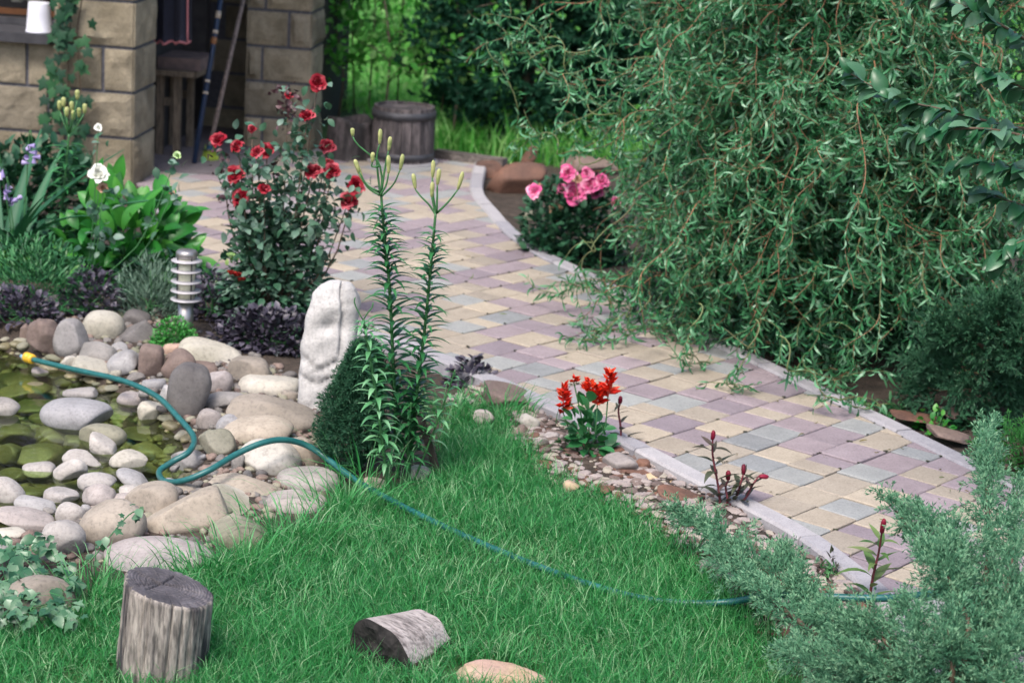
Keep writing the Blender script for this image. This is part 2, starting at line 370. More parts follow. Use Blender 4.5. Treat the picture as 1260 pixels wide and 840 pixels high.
# ------------------------------------------------------------------ pond water
m, n, b, o = new_mat('pond_water'); n.nodes.remove(b)
fr = node(n, 'ShaderNodeFresnel', IOR=1.33); gl = node(n, 'ShaderNodeBsdfGlossy', Roughness=.03); tr = n.nodes.new('ShaderNodeBsdfTransparent')
tr.inputs[0].default_value = (.74, .88, .58, 1); gl.inputs[0].default_value = (.9, .95, .9, 1)
nz = noise(n, 9, 3, .5); bp = n.nodes.new('ShaderNodeBump'); bp.inputs['Strength'].default_value = .25; bp.inputs['Distance'].default_value = .01
n.links.new(nz, bp.inputs['Height']); n.links.new(bp.outputs[0], gl.inputs['Normal']); n.links.new(bp.outputs[0], fr.inputs['Normal'])
mx = n.nodes.new('ShaderNodeMixShader'); n.links.new(fr.outputs[0], mx.inputs[0]); n.links.new(tr.outputs[0], mx.inputs[1]); n.links.new(gl.outputs[0], mx.inputs[2]); n.links.new(mx.outputs[0], o.inputs[0])
WATER_Z = -.12
pc = POND.mean(0); wp = POND + nrm(POND-pc)*.05
wo = part('pond_water', np.column_stack([wp[:, :2], np.full(len(wp), WATER_Z)]), [list(range(len(wp)))[::(1 if sum(wp[q][0]*wp[(q+1) % len(wp)][1]-wp[(q+1) % len(wp)][0]*wp[q][1] for q in range(len(wp))) > 0 else -1)]], m); tag(wo, kind='structure')

# ------------------------------------------------------------------ paved path: bed, pavers, kerbs
bed = part('path', np.column_stack([PATH[:, :2], np.full(len(PATH), -.022)]), [list(range(len(PATH)))[::-1]], M_MORTAR); tag(bed, kind='structure')
def clip_poly(poly, a, nrm2):
    out = []; m_ = len(poly)
    for q in range(m_):
        p0, p1 = poly[q], poly[(q+1) % m_]; d0, d1 = (p0-a) @ nrm2, (p1-a) @ nrm2
        if d0 >= 0: out.append(p0)
        if (d0 >= 0) != (d1 >= 0): out.append(p0+(p1-p0)*d0/(d0-d1))
    return out
segs = []
for K, sgn in ((KL, 1), (KR, -1)):
    for a_, b_ in zip(K[:-1], K[1:]):
        e = nrm((b_-a_)[:2]); nn = np.array([-e[1], e[0]]); mid = (a_+b_)[:2]/2
        if float(sdist(PATH, np.array([mid[0]+nn[0]*.03]), np.array([mid[1]+nn[1]*.03]))[0]) < 0: nn = -nn
        segs.append((a_[:2], b_[:2], nn))
AD = math.radians(51.); ea = np.array([math.cos(AD), math.sin(AD)]); eb = np.array([ea[1], -ea[0]])   # row direction, next row (towards camera right)
RH = .166; tiles = []; o0 = at(1000, 590, 0)[:2]
for r_ in range(-70, 40):
    s = -7.+random.random()*.2; last = -1
    while s < 8.5:
        L = random.choice([.110, .166, .166, .166, .22]); c_ = o0+eb*(r_*RH+RH/2)+ea*(s+L/2)
        sd = float(sdist(PATH, np.array([c_[0]]), np.array([c_[1]]))[0])
        if sd > -.13 and 4.6 < c_[1] < 14.2:
            q = [o0+eb*(r_*RH+x)+ea*(s+y) for x, y in ((.0033, .0033), (.0033, L-.0033), (RH-.0033, L-.0033), (RH-.0033, .0033))]
            if sd < .3:
                for a_, b_, nn in segs:
                    e = b_-a_; t = np.clip((c_-a_) @ e/(e @ e), 0, 1)
                    if np.hypot(*(c_-a_-t*e)) < .2 and 0 < t < 1: q = clip_poly(q, a_, nn)
                    if len(q) < 3: break
            if len(q) >= 3 and sd > (-.13 if sd < .3 else -9):
                k = random.choices([0, 1, 2], [.44, .42, .14])[0]
                if k == last and random.random() < .35: k = (k+1) % 3
                last = k; tiles.append((np.array(q), k, c_))
        s += L
def tile_mesh(q, z, tilt):
    c2 = q.mean(0); m_ = len(q); zz = z+((q-c2) @ tilt)
    inn = q+(c2-q)*np.minimum(.5, .006/np.maximum(np.linalg.norm(c2-q, axis=1), .01))[:, None]
    V = np.vstack([np.column_stack([inn, zz]), np.column_stack([q, zz-.0035]), np.column_stack([q, zz-.02])])
    F = [list(range(m_))]
    for a_ in range(m_):
        b_ = (a_+1) % m_; F += [[a_, m_+a_, m_+b_, b_], [m_+a_, 2*m_+a_, 2*m_+b_, m_+b_]]
    if np.cross(q[1]-q[0], q[2]-q[1]) < 0: F = [f[::-1] for f in F]
    return V, F
def inframe(c_, z=0.):
    q = np.array([c_[0], c_[1], z])-np.array([0, 0, CAM_H]); d = q @ FW
    return 630+F_PX*(q @ RT)/d, 420-F_PX*(q @ UPV)/d
def hid(u, v): return u < 0 or u > 1260 or v > 840 or v < 150 or (u > 760 and v < 400+(u-870)*.42) or (u > 1110 and v > 630)
tiles.sort(key=lambda t: (1 if hid(*inframe(t[2])) else 0, t[2][1])); far_acc = Acc()
for q_, (q, k, c_) in enumerate(tiles):
    V, F = tile_mesh(q, rng.uniform(-.006, 0), rng.normal(0, .006, 2))
    if q_ < 300: part('paving_tile', V, F, M_TILE[k], bed, loc=(c_[0], c_[1], 0))
    else: far_acc.add(V, F, mi=k)
crumb = Acc()
for q, k, c_ in tiles[:300]:
    for p_ in q:
        if rng.random() < .22:
            V, F = rock_shape(int(rng.integers(40)), 2.4, 3, 0, .2, 1); crumb.add(V*rng.uniform(.002, .0065)*np.array([1.5, 1.2, .5])+np.array([p_[0]+rng.normal(0, .004), p_[1]+rng.normal(0, .004), -.002]), F)
tag(crumb.part('joint_soil', plain_mat('joint_dirt', (.035, .04, .02), .95, c2=(.02, .02, .014)), bed), kind='stuff')
tag(far_acc.part('paving_tiles', M_TILE, bed), kind='stuff')
def kerb(name, K, sgn, step, width=.082, top=.008, bot=-.16):
    k = tag(thing(name, None, None, (K[0][0], K[0][1], 0)), kind='structure')
    P = spline(K, 220)[:, :2]; d = np.concatenate([[0], np.cumsum(np.hypot(*np.diff(P, axis=0).T))]); s = 0
    f = lambda x: np.array([np.interp(x, d, P[:, 0]), np.interp(x, d, P[:, 1])])
    while s < d[-1]-.05:
        e0, e1 = s+.004, min(s+step, d[-1])-.004; ts = np.linspace(e0, e1, 5); pts = [f(t) for t in ts]; prof = []
        dz = random.uniform(-.003, .003)
        V = []
        for q, t in enumerate(ts):
            tg = nrm(f(t+.01)-f(t-.01)); nn = np.array([tg[1], -tg[0]])*sgn
            for off, z in ((0, bot), (0, top-.01+dz), (.008, top+dz), (width-.008, top+dz), (width, top-.01+dz), (width, bot)):
                V.append([*(pts[q]+nn*off), z])
        F = [[q*6+a_, q*6+a_+1, q*6+6+a_+1, q*6+6+a_] for q in range(4) for a_ in range(5)]+[[5, 4, 3, 2, 1, 0], [24, 25, 26, 27, 28, 29]]
        if sgn < 0: F = [g[::-1] for g in F]
        part('kerb_stone', V, F, M_KERB, k, loc=(pts[0][0], pts[0][1], 0)); s += step
    return k
def outsign(K):
    a_, b_ = K[1], K[2]; tg = nrm((b_-a_)[:2]); nn = np.array([tg[1], -tg[0]]); m_ = (a_+b_)[:2]/2+nn*.05
    return 1 if float(sdist(PATH, m_[:1], m_[1:2])[0]) < 0 else -1
kerb('kerb_lawn_side', KL, outsign(KL), .5); kerb('kerb_bed_side', KR, outsign(KR), .5)

# ------------------------------------------------------------------ house: wall with window, porch recess, pillar
def block_mesh(seed, w=1., h=1.):
    r = np.random.default_rng(seed); nx_, nz_ = 18, 10; q = lambda k: np.concatenate([[0], np.linspace(.06, .94, k-2), [1]]); xs, zs = q(nx_), q(nz_)
    X, Z = np.meshgrid(xs, zs); edge = np.minimum(np.minimum(X, 1-X)*w, np.minimum(Z, 1-Z)*h)
    X = X+np.where(edge > 1e-6, r.normal(0, .008, X.shape), 0); Z = Z+np.where(edge > 1e-6, r.normal(0, .012, Z.shape), 0)
    P = np.stack([X*w, Z*h, 0*X+seed*.37], -1).reshape(-1, 3); rel = np.zeros(X.shape)
    for k in range(7):                          # chipped planes: the face is the lower hull of a few tilted cuts
        a_ = r.uniform(0, 6.28); cx_, cz_ = r.uniform(0, w), r.uniform(0, h); pl_ = r.uniform(.022, .042)+r.uniform(.05, .3)*((X*w-cx_)*math.cos(a_)+(Z*h-cz_)*math.sin(a_)); rel = pl_ if k == 0 else np.minimum(rel, pl_)
    rel = np.maximum(rel, .004)+.004*wob(P, seed, 40).reshape(X.shape)+.006*wob(P, seed+9, 18).reshape(X.shape)
    d = .003+rel*np.clip((edge-.012)/.02, 0, 1); d[edge <= 1e-6] = 0
    V = np.stack([X*w, -d, Z*h], -1).reshape(-1, 3); n0 = len(V)
    ii = np.arange(nz_-1)[:, None]*nx_; jj = np.arange(nx_-1)[None]
    F = [list(f) for f in np.stack([ii+jj, ii+jj+1, ii+nx_+jj+1, ii+nx_+jj], -1).reshape(-1, 4)]
    V = np.vstack([V, [[0, .07, 0], [w, .07, 0], [w, .07, h], [0, .07, h]]])
    br, tr_, tl = nx_-1, nx_*nz_-1, nx_*(nz_-1)
    F += [list(range(nx_))[::-1]+[n0, n0+1], [q for q in range(tl, tr_+1)]+[n0+2, n0+3], [q*nx_+nx_-1 for q in range(nz_)][::-1]+[n0+1, n0+2][::1], [q*nx_ for q in range(nz_)]+[n0+3, n0]]
    F[-2] = [q*nx_+nx_-1 for q in range(nz_)][::-1]+[n0+1, n0+2]
    return V, F
def rot2(v, a): return np.array([v[0]*math.cos(a)-v[1]*math.sin(a), v[0]*math.sin(a)+v[1]*math.cos(a)])
def stone_face(parent, A, dirv, width, courses, joints, seed):
    """rough blocks laid on a face that starts at A, runs along dirv (2-D unit); z levels in courses; joint positions per course"""
    for c_, (z0, z1) in enumerate(courses):
        js = [0]+[x for x in joints[c_ % len(joints)] if 0 < x < width]+[width]
        for x0, x1 in zip(js[:-1], js[1:]):
            if x1-x0 < .05: continue
            V, F = block_mesh(seed*37+c_*7+int(x0*50), x1-x0-.02, z1-z0-.02)
            nn = np.array([-dirv[1], dirv[0]])
            W = np.column_stack([A[0]+dirv[0]*(V[:, 0]+x0+.01)+nn[0]*V[:, 1], A[1]+dirv[1]*(V[:, 0]+x0+.01)+nn[1]*V[:, 1], V[:, 2]+z0+.01])
            part('stone_block', W, F, M_BLOCK, parent, loc=(A[0]+dirv[0]*x0, A[1]+dirv[1]*x0, z0))
HC = at(163, 226, 0.)            # visible corner of the house
hd = nrm(np.array([1., -.09])); hb = np.array([.09, 1.])/np.hypot(.09, 1)     # along the front, into the depth
sH = scale_at(HC+[0, 0, .5])*.97
zc = [(226-v)/sH for v in (226, 172, 117, 64, 9, -46, -100, -155, -210)]; zc[0] = -.08
courses = list(zip(zc[:-1], zc[1:]))
house = thing('stone_house', 'tan sandstone block house wall with window ledge behind the left flower bed', 'house', (HC[0], HC[1], -.06))
WX = (163-64)/sH                  # window jamb this far left of the corner
zs = zc[3]+.02                     # window sill level
Wd = 3.2; Lo = HC[:2]-hd*Wd
low = [c for c in courses if c[1] <= zc[3]+.01]; up = [c for c in courses if c[1] > zc[3]+.01]
jt = [[Wd-.40-.5*k for k in range(6)][::-1], [Wd-.50-.53*k for k in range(6)][::-1], [Wd-(163-125)/sH-(93/sH)*k for k in range(7)][::-1]]
stone_face(house, Lo, hd, Wd, low, jt, 1)
stone_face(house, HC[:2]-hd*WX, hd, WX, up, [[WX], [WX-.3], [WX]], 2)
TH = .47
stone_face(house, HC[:2], hb, TH, courses, [[]], 3)
def slab(parent, name, A, d1, l1, d2, l2, z0, z1, mat):
    p = [A, A+d1*l1, A+d1*l1+d2*l2, A+d2*l2]; V = [[*q, z0] for q in p]+[[*q, z1] for q in p]
    F = [[3, 2, 1, 0], [4, 5, 6, 7], [0, 1, 5, 4], [1, 2, 6, 5], [2, 3, 7, 6], [3, 0, 4, 7]]
    if np.cross(d1, d2) < 0: F = [f[::-1] for f in F]
    return part(name, V, F, mat, parent)
ins = .012
slab(house, 'wall_core', Lo+hb*ins-hd*ins, hd, Wd, hb, TH-2*ins, -.1, zs-.02, M_MORTAR)
slab(house, 'wall_core', HC[:2]-hd*WX+hb*ins+hd*.004, hd, WX-ins-.004, hb, TH-2*ins, zs-.02, zc[-1], M_MORTAR)
M_SILL = plain_mat('slate_sill', (.045, .044, .05), .6, c2=(.025, .025, .03))
slab(house, 'window_sill', Lo-hb*.09, hd, Wd-WX+.0, hb, .36, zs-.02, zs+.035, M_SILL)
slab(house, 'room_back', Lo+hb*(TH+1.2), hd, Wd, hb, .1, zs-.3, zc[-1], M_SHADE)
slab(house, 'roof_slab', Lo-hb*.2, hd, Wd+.1, hb, 3.2, zc[-1]+.01, zc[-1]+.2, M_SHADE)
slab(house, 'window_lintel', Lo+hb*ins, hd, Wd-WX, hb, TH-2*ins, zs+1.25, zc[-1], M_BLOCK)
m, n, b, o = new_mat('window_glass'); n.nodes.remove(b); tr = n.nodes.new('ShaderNodeBsdfTransparent'); gl = node(n, 'ShaderNodeBsdfGlossy', Roughness=.02); fr = node(n, 'ShaderNodeFresnel', IOR=1.45)
mx = n.nodes.new('ShaderNodeMixShader'); n.links.new(fr.outputs[0], mx.inputs[0]); n.links.new(tr.outputs[0], mx.inputs[1]); n.links.new(gl.outputs[0], mx.inputs[2]); n.links.new(mx.outputs[0], o.inputs[0]); M_GLASS = m
wfr = slab(house, 'window_frame', Lo+hb*.28, hd, Wd-WX, hb, .05, zs+.036, zs+.075, M_SILL)
slab(wfr, 'window_pane', Lo+hb*.30, hd, Wd-WX, hb, .006, zs+.076, zs+1.24, M_GLASS)
# porch recess between the wall end and the pillar
PC = at(378, 186, 0.); sP = scale_at(PC+[0, 0, .5])*.97
pl = 80/sP; PA = PC[:2]-hd*pl
pz = [(186-v)/sP for v in (192, 149, 106, 64, 21, -22, -65, -110, -155, -200, -245)]; pz[0] = -.08
pcs = [(a_, min(b_, zc[-1])) for a_, b_ in zip(pz[:-1], pz[1:]) if a_ < zc[-1]-.05]
pillar = thing('stone_pillar', 'square tan stone block pillar beside the dark porch, behind the red roses', 'pillar', (PC[0], PC[1], -.06))
stone_face(pillar, PA, hd, pl, pcs, [[pl*.30], [pl*.68], [pl*.27], [pl*.66]], 5); stone_face(pillar, PC[:2], hb, .42, pcs, [[]], 6)
slab(pillar, 'core', PA+hb*ins+hd*ins, hd, pl-2*ins, hb, .42-2*ins, -.1, zc[-1], M_MORTAR)
porch = thing('porch', 'dark stone porch recess between the house wall and the pillar', 'porch', (*(HC[:2]+hb*2.2+hd*.4), -.06))
q0 = HC[:2]+hb*TH; bw = 2.6
M_BLOCKD = M_BLOCK
XR = float((PC[:2]-q0) @ hd)-.12
slab(porch, 'back_wall', q0+hb*1.75-hd*.7, hd, XR+.7, hb, .15, -.1, zc[-1], M_MORTAR)
for c_ in range(9):
    z0, z1 = -.08+c_*.23, -.08+(c_+1)*.23
    if z1 > zc[-1]: break
    for k in range(4):
        x0 = -.2+k*.42+(c_ % 2)*.2; bwid = min(.40, XR-.02-x0)
        if bwid < .06: continue
        V, F = block_mesh(900+c_*5+k, bwid, .21); A_ = q0+hb*1.74
        part('stone_block', np.column_stack([A_[0]+hd[0]*(V[:, 0]+x0)+hb[0]*V[:, 1], A_[1]+hd[1]*(V[:, 0]+x0)+hb[1]*V[:, 1], V[:, 2]+z0]), F, M_BLOCK, porch, loc=(*(A_+hd*x0), z0))
slab(porch, 'side_wall', PA+hb*.40+hd*.12, hd, .2, hb, 1.6, -.1, zc[-1], M_SHADE)  # side walls closed off to darken the recess, shade also in their colour
slab(porch, 'side_wall', q0-hd*.6, hd, .45, hb, 1.75, -.1, zc[-1], M_SHADE)
slab(porch, 'porch_shade_roof', HC[:2]-hd*.0-hb*.5, hd, XR+.2, hb, 3.2, zc[-1]+.22, zc[-1]+.4, M_SHADE)  # unseen roof, reaching ahead of the house front to darken the recess
slab(porch, 'porch_floor', q0-hd*.4, hd, XR+.4, hb, 1.8, -.1, .006, plain_mat('porch_floor_stone', (.16, .14, .15), .8))

# ------------------------------------------------------------------ rocks
RB = []                                          # (centre, radii) of the rocks laid so far
def rock(name, u, v, a, b, tilt, mat, label, cat='rock', group=None, p=2.3, cuts=4, rough=.0, lump=.12, zb=None, ry=.85, seed=None, lift=0., sub=3, parent=None):
    """a rock whose outline is a x b photo pixels round (u, v); it stands on the ground under its lower edge"""
    seed = seed if seed is not None else int(u*7+v*13) % 9999
    if cat in ('rock', 'stone') and u < 420: a, b = a*1.10, b*1.2
    G = at(u, v+b*.75, -.08 if zb is None else zb); sc_ = scale_at(G); rx = a/sc_; ryy = rx*ry
    if rx > .12: ryy = min(ryy, .12+.4*(rx-.12))
    th = math.atan2(CAM_H, G[1]); rz = math.sqrt(max((b/sc_)**2-(ryy*math.sin(th))**2, (.35*b/sc_)**2))/math.cos(th)
    c = atY(u, v, G[1]+ryy*.5); V, F = rock_shape(seed, p, cuts, rough, lump, sub)
    r = np.random.default_rng(seed+5); yaw = r.uniform(-.35, .35)
    W = V*np.array([rx, ryy, rz]); ca, sa = math.cos(math.radians(tilt)), -math.sin(math.radians(tilt))
    W = np.column_stack([W[:, 0]*ca-W[:, 2]*sa, W[:, 1], W[:, 0]*sa+W[:, 2]*ca])
    base = np.array([c[0], c[1], c[2]+W[:, 2].min()]); RB.append((c, rx, ryy, rz))
    ob = part(name, W+c, F, MG[mat], parent, smooth=True, loc=base)
    return tag(ob, label, cat, group) if parent is None else ob
PB = 'river boulders round the pond'
for row in [
 # u, v, a, b, tilt, material, label, extras
 (69, 381, 21, 16, -25, 'grey', 'smooth grey boulder perched highest at the left back of the pond bank', {}),
 (86, 393, 19, 6, 4, 'rust', 'thin reddish brown slab wedged under the perched grey boulder', {'cuts': 6, 'p': 3}),
 (53, 416, 19, 21, 0, 'brown', 'rough purplish brown broken rock at the far left pond edge', {'rough': .07, 'cuts': 6, 'p': 3}),
 (31, 408, 6, 13, 8, 'brown', 'narrow dark brown slab at the left end of the far pond bank', {'cuts': 5, 'p': 3}),
 (88, 418, 20, 23, 15, 'grey', 'round bulging grey boulder between the brown broken rock and the white oval one', {}),
 (118, 437, 24, 14, 12, 'grey', 'low lumpy grey stone in front of the white oval boulder', {'lump': .16}),
 (128, 405, 25, 19, 6, 'cream', 'egg shaped creamy white boulder on the far pond bank', {'cuts': 1, 'lump': .05}),
 (169, 397, 17, 15, 10, 'dark', 'dark grey rounded stone behind the dark wedge stone, beside the curly green tuft', {'cuts': 2}),
 (171, 413, 23, 15, -22, 'dark', 'dark grey wedge stone right of the white oval boulder', {'p': 2.6}),
 (147, 431, 11, 9, -5, 'blue', 'small pale grey stone below the dark wedge stone', {}),
 (153, 449, 21, 14, -28, 'blue', 'slanted bluish grey stone left of the upright brown block', {'p': 2.8}),
 (186, 448, 14, 20, 2, 'brown', 'upright brown square block stone on the far pond bank', {'p': 4.5, 'cuts': 1, 'lump': .04}),
 (84, 446, 11, 7, -20, 'cream', 'small pale stone just behind the hose near its yellow end', {}),
 (111, 451, 26, 9, 14, 'cream', 'long low pale stone lying behind the hose at the water edge', {'p': 2.8}),
 (167, 465, 11, 6, 0, 'dark', 'small flat dark stone under the slanted bluish stone', {}),
 (190, 472, 15, 8, -4, 'blue', 'pale grey flat stone below the upright brown block', {}),
 (142, 461, 7, 7, 30, 'cream', 'tiny pale chip of stone touching the back of the hose', {}),
 (100, 483, 20, 8, 0, 'white', 'low pale stone breaking the water between the hose and the big flat oval stone', {'zb': -.13}),
 (164, 491, 20, 9, -5, 'pink', 'pinkish grey stone half in water in front of the hose bend', {'zb': -.13}),
 (186, 508, 15, 12, 4, 'cream', 'small blocky cream stone at the water edge in front of the hose', {'p': 3.2, 'zb': -.13}),
 (94, 511, 41, 18, 2, 'blue', 'large flat oval bluish grey stone standing out of the pond', {'zb': -.13, 'cuts': 1, 'lump': .05}),
 (4, 502, 22, 11, 3, 'white', 'pale flat stone in the water at the left picture edge', {'zb': -.13, 'cuts': 1}),
 (50, 457, 10, 5, 6, 'pink', 'small pinkish stone in the water in front of the hose end', {'zb': -.13}),
 (206, 486, 12, 11, 10, 'blue', 'bluish grey stone tucked left of the dark upright boulder', {}),
 (257, 438, 38, 16, 13, 'cream', 'long cream boulder lying below the curly green tuft', {'cuts': 1, 'lump': .06, 'p': 2.6}),
 (306, 459, 26, 18, -3, 'tan', 'blocky tan grey boulder right of the long cream one', {'p': 3.2, 'cuts': 2}),
 (331, 475, 36, 15, -4, 'cream', 'smooth cream boulder with olive flank next to the standing stone', {'cuts': 1, 'lump': .05}),
 (271, 472, 15, 15, 0, 'pink', 'small rounded lilac grey stone between the dark upright and the tan boulder', {'cuts': 2}),
 (233, 484, 25, 31, 8, 'dark', 'big dark upright egg shaped boulder in the middle of the far bank', {'cuts': 2, 'p': 2.5}),
 (219, 452, 18, 20, 20, 'brown', 'brown boulder half hidden behind the dark upright boulder', {}),
 (249, 459, 17, 12, 15, 'brown', 'mottled brown stone under the long cream boulder', {}),
 (214, 433, 13, 11, 0, 'ochre', 'small orange tan stone behind the dark upright boulder', {'p': 3}),
 (277, 496, 24, 12, -6, 'grey', 'mottled grey stone below the small lilac grey stone', {}),
 (258, 518, 16, 13, 8, 'pink', 'pinkish grey pebble right of the hose bend', {'cuts': 2}),
 (281, 526, 14, 14, 25, 'blue', 'pointed bluish grey stone at the left end of the wide tan boulder', {'p': 2.1}),
 (336, 513, 53, 21, 8, 'tan', 'wide smooth tan boulder in front of the standing stone', {'cuts': 2}),
 (318, 533, 42, 18, -8, 'tan', 'broad grey tan boulder right behind the arch of the hose', {'cuts': 2}),
 (266, 548, 22, 18, -15, 'olive', 'olive stained boulder left of the hose arch', {}),
 (356, 489, 10, 9, 15, 'tan', 'small tan cobble at the foot of the standing stone', {'cuts': 1}),
 (330, 567, 38, 23, -4, 'cream', 'pale domed boulder under the arch of the hose', {'cuts': 2, 'p': 2.2}),
 (373, 561, 23, 18, 38, 'tan', 'tan boulder leaning behind the pale domed one', {'cuts': 2}),
 (292, 573, 9, 14, 10, 'grey', 'narrow grey stone at the left of the pale domed boulder', {}),
 (231, 568, 22, 15, 4, 'blue', 'lilac white stone inside the loop of the hose', {'p': 2.8, 'zb': -.13}),
 (246, 414, 8, 7, 0, 'dark', 'small lilac grey stone behind the long cream boulder among dark leaves', {}),
 (128, 538, 28, 15, 2, 'olive', 'olive stained rounded stone in the middle of the pond', {'zb': -.14, 'cuts': 1}),
 (127, 550, 20, 11, 30, 'white', 'pale stone leaning on the olive stained stone in the pond', {'zb': -.13}),
 (102, 565, 23, 11, 10, 'white', 'pale oval stone left of the leaning pale stone', {'zb': -.13}),
 (157, 567, 22, 12, -10, 'cream', 'cream stone with brown flank right in the middle of the pond', {'zb': -.13}),
 (86, 580, 20, 13, -8, 'white', 'pale pitted stone in the front half of the pond', {'zb': -.13}),
 (48, 577, 19, 9, 0, 'white', 'pale topped stone awash left of the pitted stone', {'zb': -.14}),
 (120, 594, 22, 12, 4, 'white', 'white rounded stone behind the triangular one', {'zb': -.13}),
 (166, 590, 23, 9, 18, 'blue', 'grey sloping stone left of the hose loop', {'zb': -.13}),
 (161, 604, 15, 7, 0, 'white', 'small white stone in front of the grey sloping stone', {'zb': -.12}),
 (124, 612, 22, 15, 0, 'pink', 'triangular pinkish grey stone on the near shore', {'p': 1.7, 'cuts': 4}),
 (77, 610, 21, 10, 3, 'white', 'pale flat stone at the near waterline', {'zb': -.13}),
 (9, 607, 20, 14, 32, 'white', 'white tilted stone at the left picture edge by the near shore', {'zb': -.13}),
 (45, 622, 25, 11, 8, 'blue', 'grey flat stone at the near shore below the white tilted one', {'zb': -.13}),
 (86, 633, 19, 13, 0, 'white', 'round white stone on the near shore', {'cuts': 2}),
 (31, 639, 35, 12, 8, 'pink', 'long lilac grey stone lying on the near shore at the left', {}),
 (78, 666, 25, 23, 0, 'white', 'white layered boulder beside the ivy', {'rough': .02}),
 (138, 646, 40, 27, -22, 'tan', 'large tan layered boulder with an ivy tendril over it', {'rough': .015}),
 (186, 617, 34, 23, -28, 'tan', 'large pinkish tan boulder behind the layered one on the near shore', {'lump': .14}),
 (143, 620, 32, 11, -8, 'pink', 'low pinkish stone behind the large layered boulder', {}),
 (8, 655, 22, 8, 2, 'cream', 'low cream stone behind the ivy at the left picture edge', {}),
 (234, 635, 52, 26, -14, 'tan', 'big angular beige boulder with a flat top on the near shore', {'p': 2.9, 'cuts': 5, 'lump': .07}),
 (300, 600, 45, 15, 2, 'tan', 'long flat tan boulder with olive stain in front of the domed one', {'cuts': 2}),
 (306, 625, 50, 14, 26, 'cream', 'long cream boulder sloping down into the grass', {'cuts': 2}),
 (377, 593, 37, 17, -3, 'white', 'chalky white boulder at the right end of the bank', {'cuts': 1}),
 (366, 620, 37, 16, 2, 'pink', 'pinkish grey flat boulder sunk in grass below the chalky white one', {'cuts': 2}),
 (291, 660, 37, 22, 14, 'olive', 'grey boulder half buried in long grass', {}),
 (195, 685, 65, 22, -2, 'pink', 'very large flat pinkish grey boulder behind the upright stump', {'cuts': 2}),
 (229, 605, 15, 9, 0, 'tan', 'small tan stone under the loop of the hose', {}),
 (517, 586, 15, 13, 0, 'cream', 'small pale stone at the foot of the lilies beside the stake', {'p': 2.8}),
 (460, 599, 18, 11, 4, 'tan', 'tan stone in the grass just below the hose', {'p': 2.8}),
 (50, 738, 40, 26, 0, 'tan', 'tan boulder overgrown by ivy left of the stump', {'cuts': 2}),
 (-10, 690, 30, 20, 0, 'grey', 'grey boulder under the ivy at the left picture edge', {'cuts': 2}),
]:
    rock('river_rock', *row[:7], 'rock', PB, **row[7])
for u, v, a, b in [(20, 470, 30, 10), (28, 485, 32, 13), (45, 500, 28, 9), (62, 536, 22, 12), (20, 535, 24, 12), (48, 560, 28, 13), (62, 540, 18, 10), (15, 560, 18, 12), (17, 585, 20, 9), (70, 595, 34, 9), (38, 606, 18, 8), (178, 535, 30, 9), (182, 556, 25, 12), (180, 578, 18, 9), (150, 510, 24, 8), (60, 445, 22, 7), (85, 462, 24, 7), (120, 470, 26, 7), (140, 500, 20, 7), (210, 545, 22, 9), (222, 590, 16, 7), (205, 520, 18, 7), (95, 545, 18, 9), (140, 582, 18, 7), (55, 515, 18, 7), (5, 520, 20, 8), (35, 455, 20, 6), (15, 445, 20, 6), (75, 478, 22, 6), (-10, 480, 20, 8), (200, 565, 14, 7), (245, 575, 12, 8)]:
    rock('pond_bed_stone', u, v, a, b, random.uniform(-8, 8), 'algae', 'algae stained olive stone lying under the shallow pond water', 'stone', 'stones under the pond water', zb=-.19, cuts=3)
acc = Acc(); px = rng.uniform(POND[:, 0].min(), POND[:, 0].max(), 3000); py = rng.uniform(POND[:, 1].min(), POND[:, 1].max(), 3000); ok = sdist(POND, px, py) > .02; px, py = px[ok], py[ok]; zg = gz(px, py)
for k, (x, y, z) in enumerate(zip(px, py, zg)):
    s = .010+.022*rng.random()**2; V, F = rock_shape(k % 40, 2.2, 3, 0, .12, 1); a_ = rng.uniform(0, 6.28); cs, sn = math.cos(a_), math.sin(a_)
    V = V*np.array([1.4, 1., .6])*s; acc.add(np.column_stack([V[:, 0]*cs-V[:, 1]*sn+x, V[:, 0]*sn+V[:, 1]*cs+y, V[:, 2]+z+s*.2]), F, rng.random(), int(rng.choice([0, 0, 1])))
o = acc.part('pond_gravel', [MG['algae'], MG['olive']], smooth=True); tag(o, 'olive gravel covering the bed of the shallow pond', 'gravel', kind='stuff')
for u, v, a, b in [(215, 573, 7, 5), (262, 585, 8, 6), (248, 560, 6, 5), (200, 500, 8, 5), (176, 482, 8, 5), (280, 548, 7, 6), (262, 500, 8, 6), (246, 505, 7, 6), (300, 495, 7, 6), (120, 452, 6, 5), (176, 470, 6, 4), (110, 600, 8, 5), (105, 622, 8, 5), (60, 625, 8, 5), (210, 590, 9, 5), (245, 597, 10, 6), (285, 585, 8, 6), (140, 630, 10, 6), (102, 640, 9, 6), (350, 580, 9, 7), (325, 498, 8, 5), (200, 460, 7, 6), (130, 420, 6, 6), (300, 520, 8, 5), (270, 600, 10, 7)]:
    rock('pebble', u, v+3, a, b, random.uniform(-15, 15), random.choice(['grey', 'blue', 'pink', 'tan', 'dark']), 'small rounded pebble filling a gap between the bank boulders', 'pebble', 'pebbles between the boulders', cuts=2, sub=2)
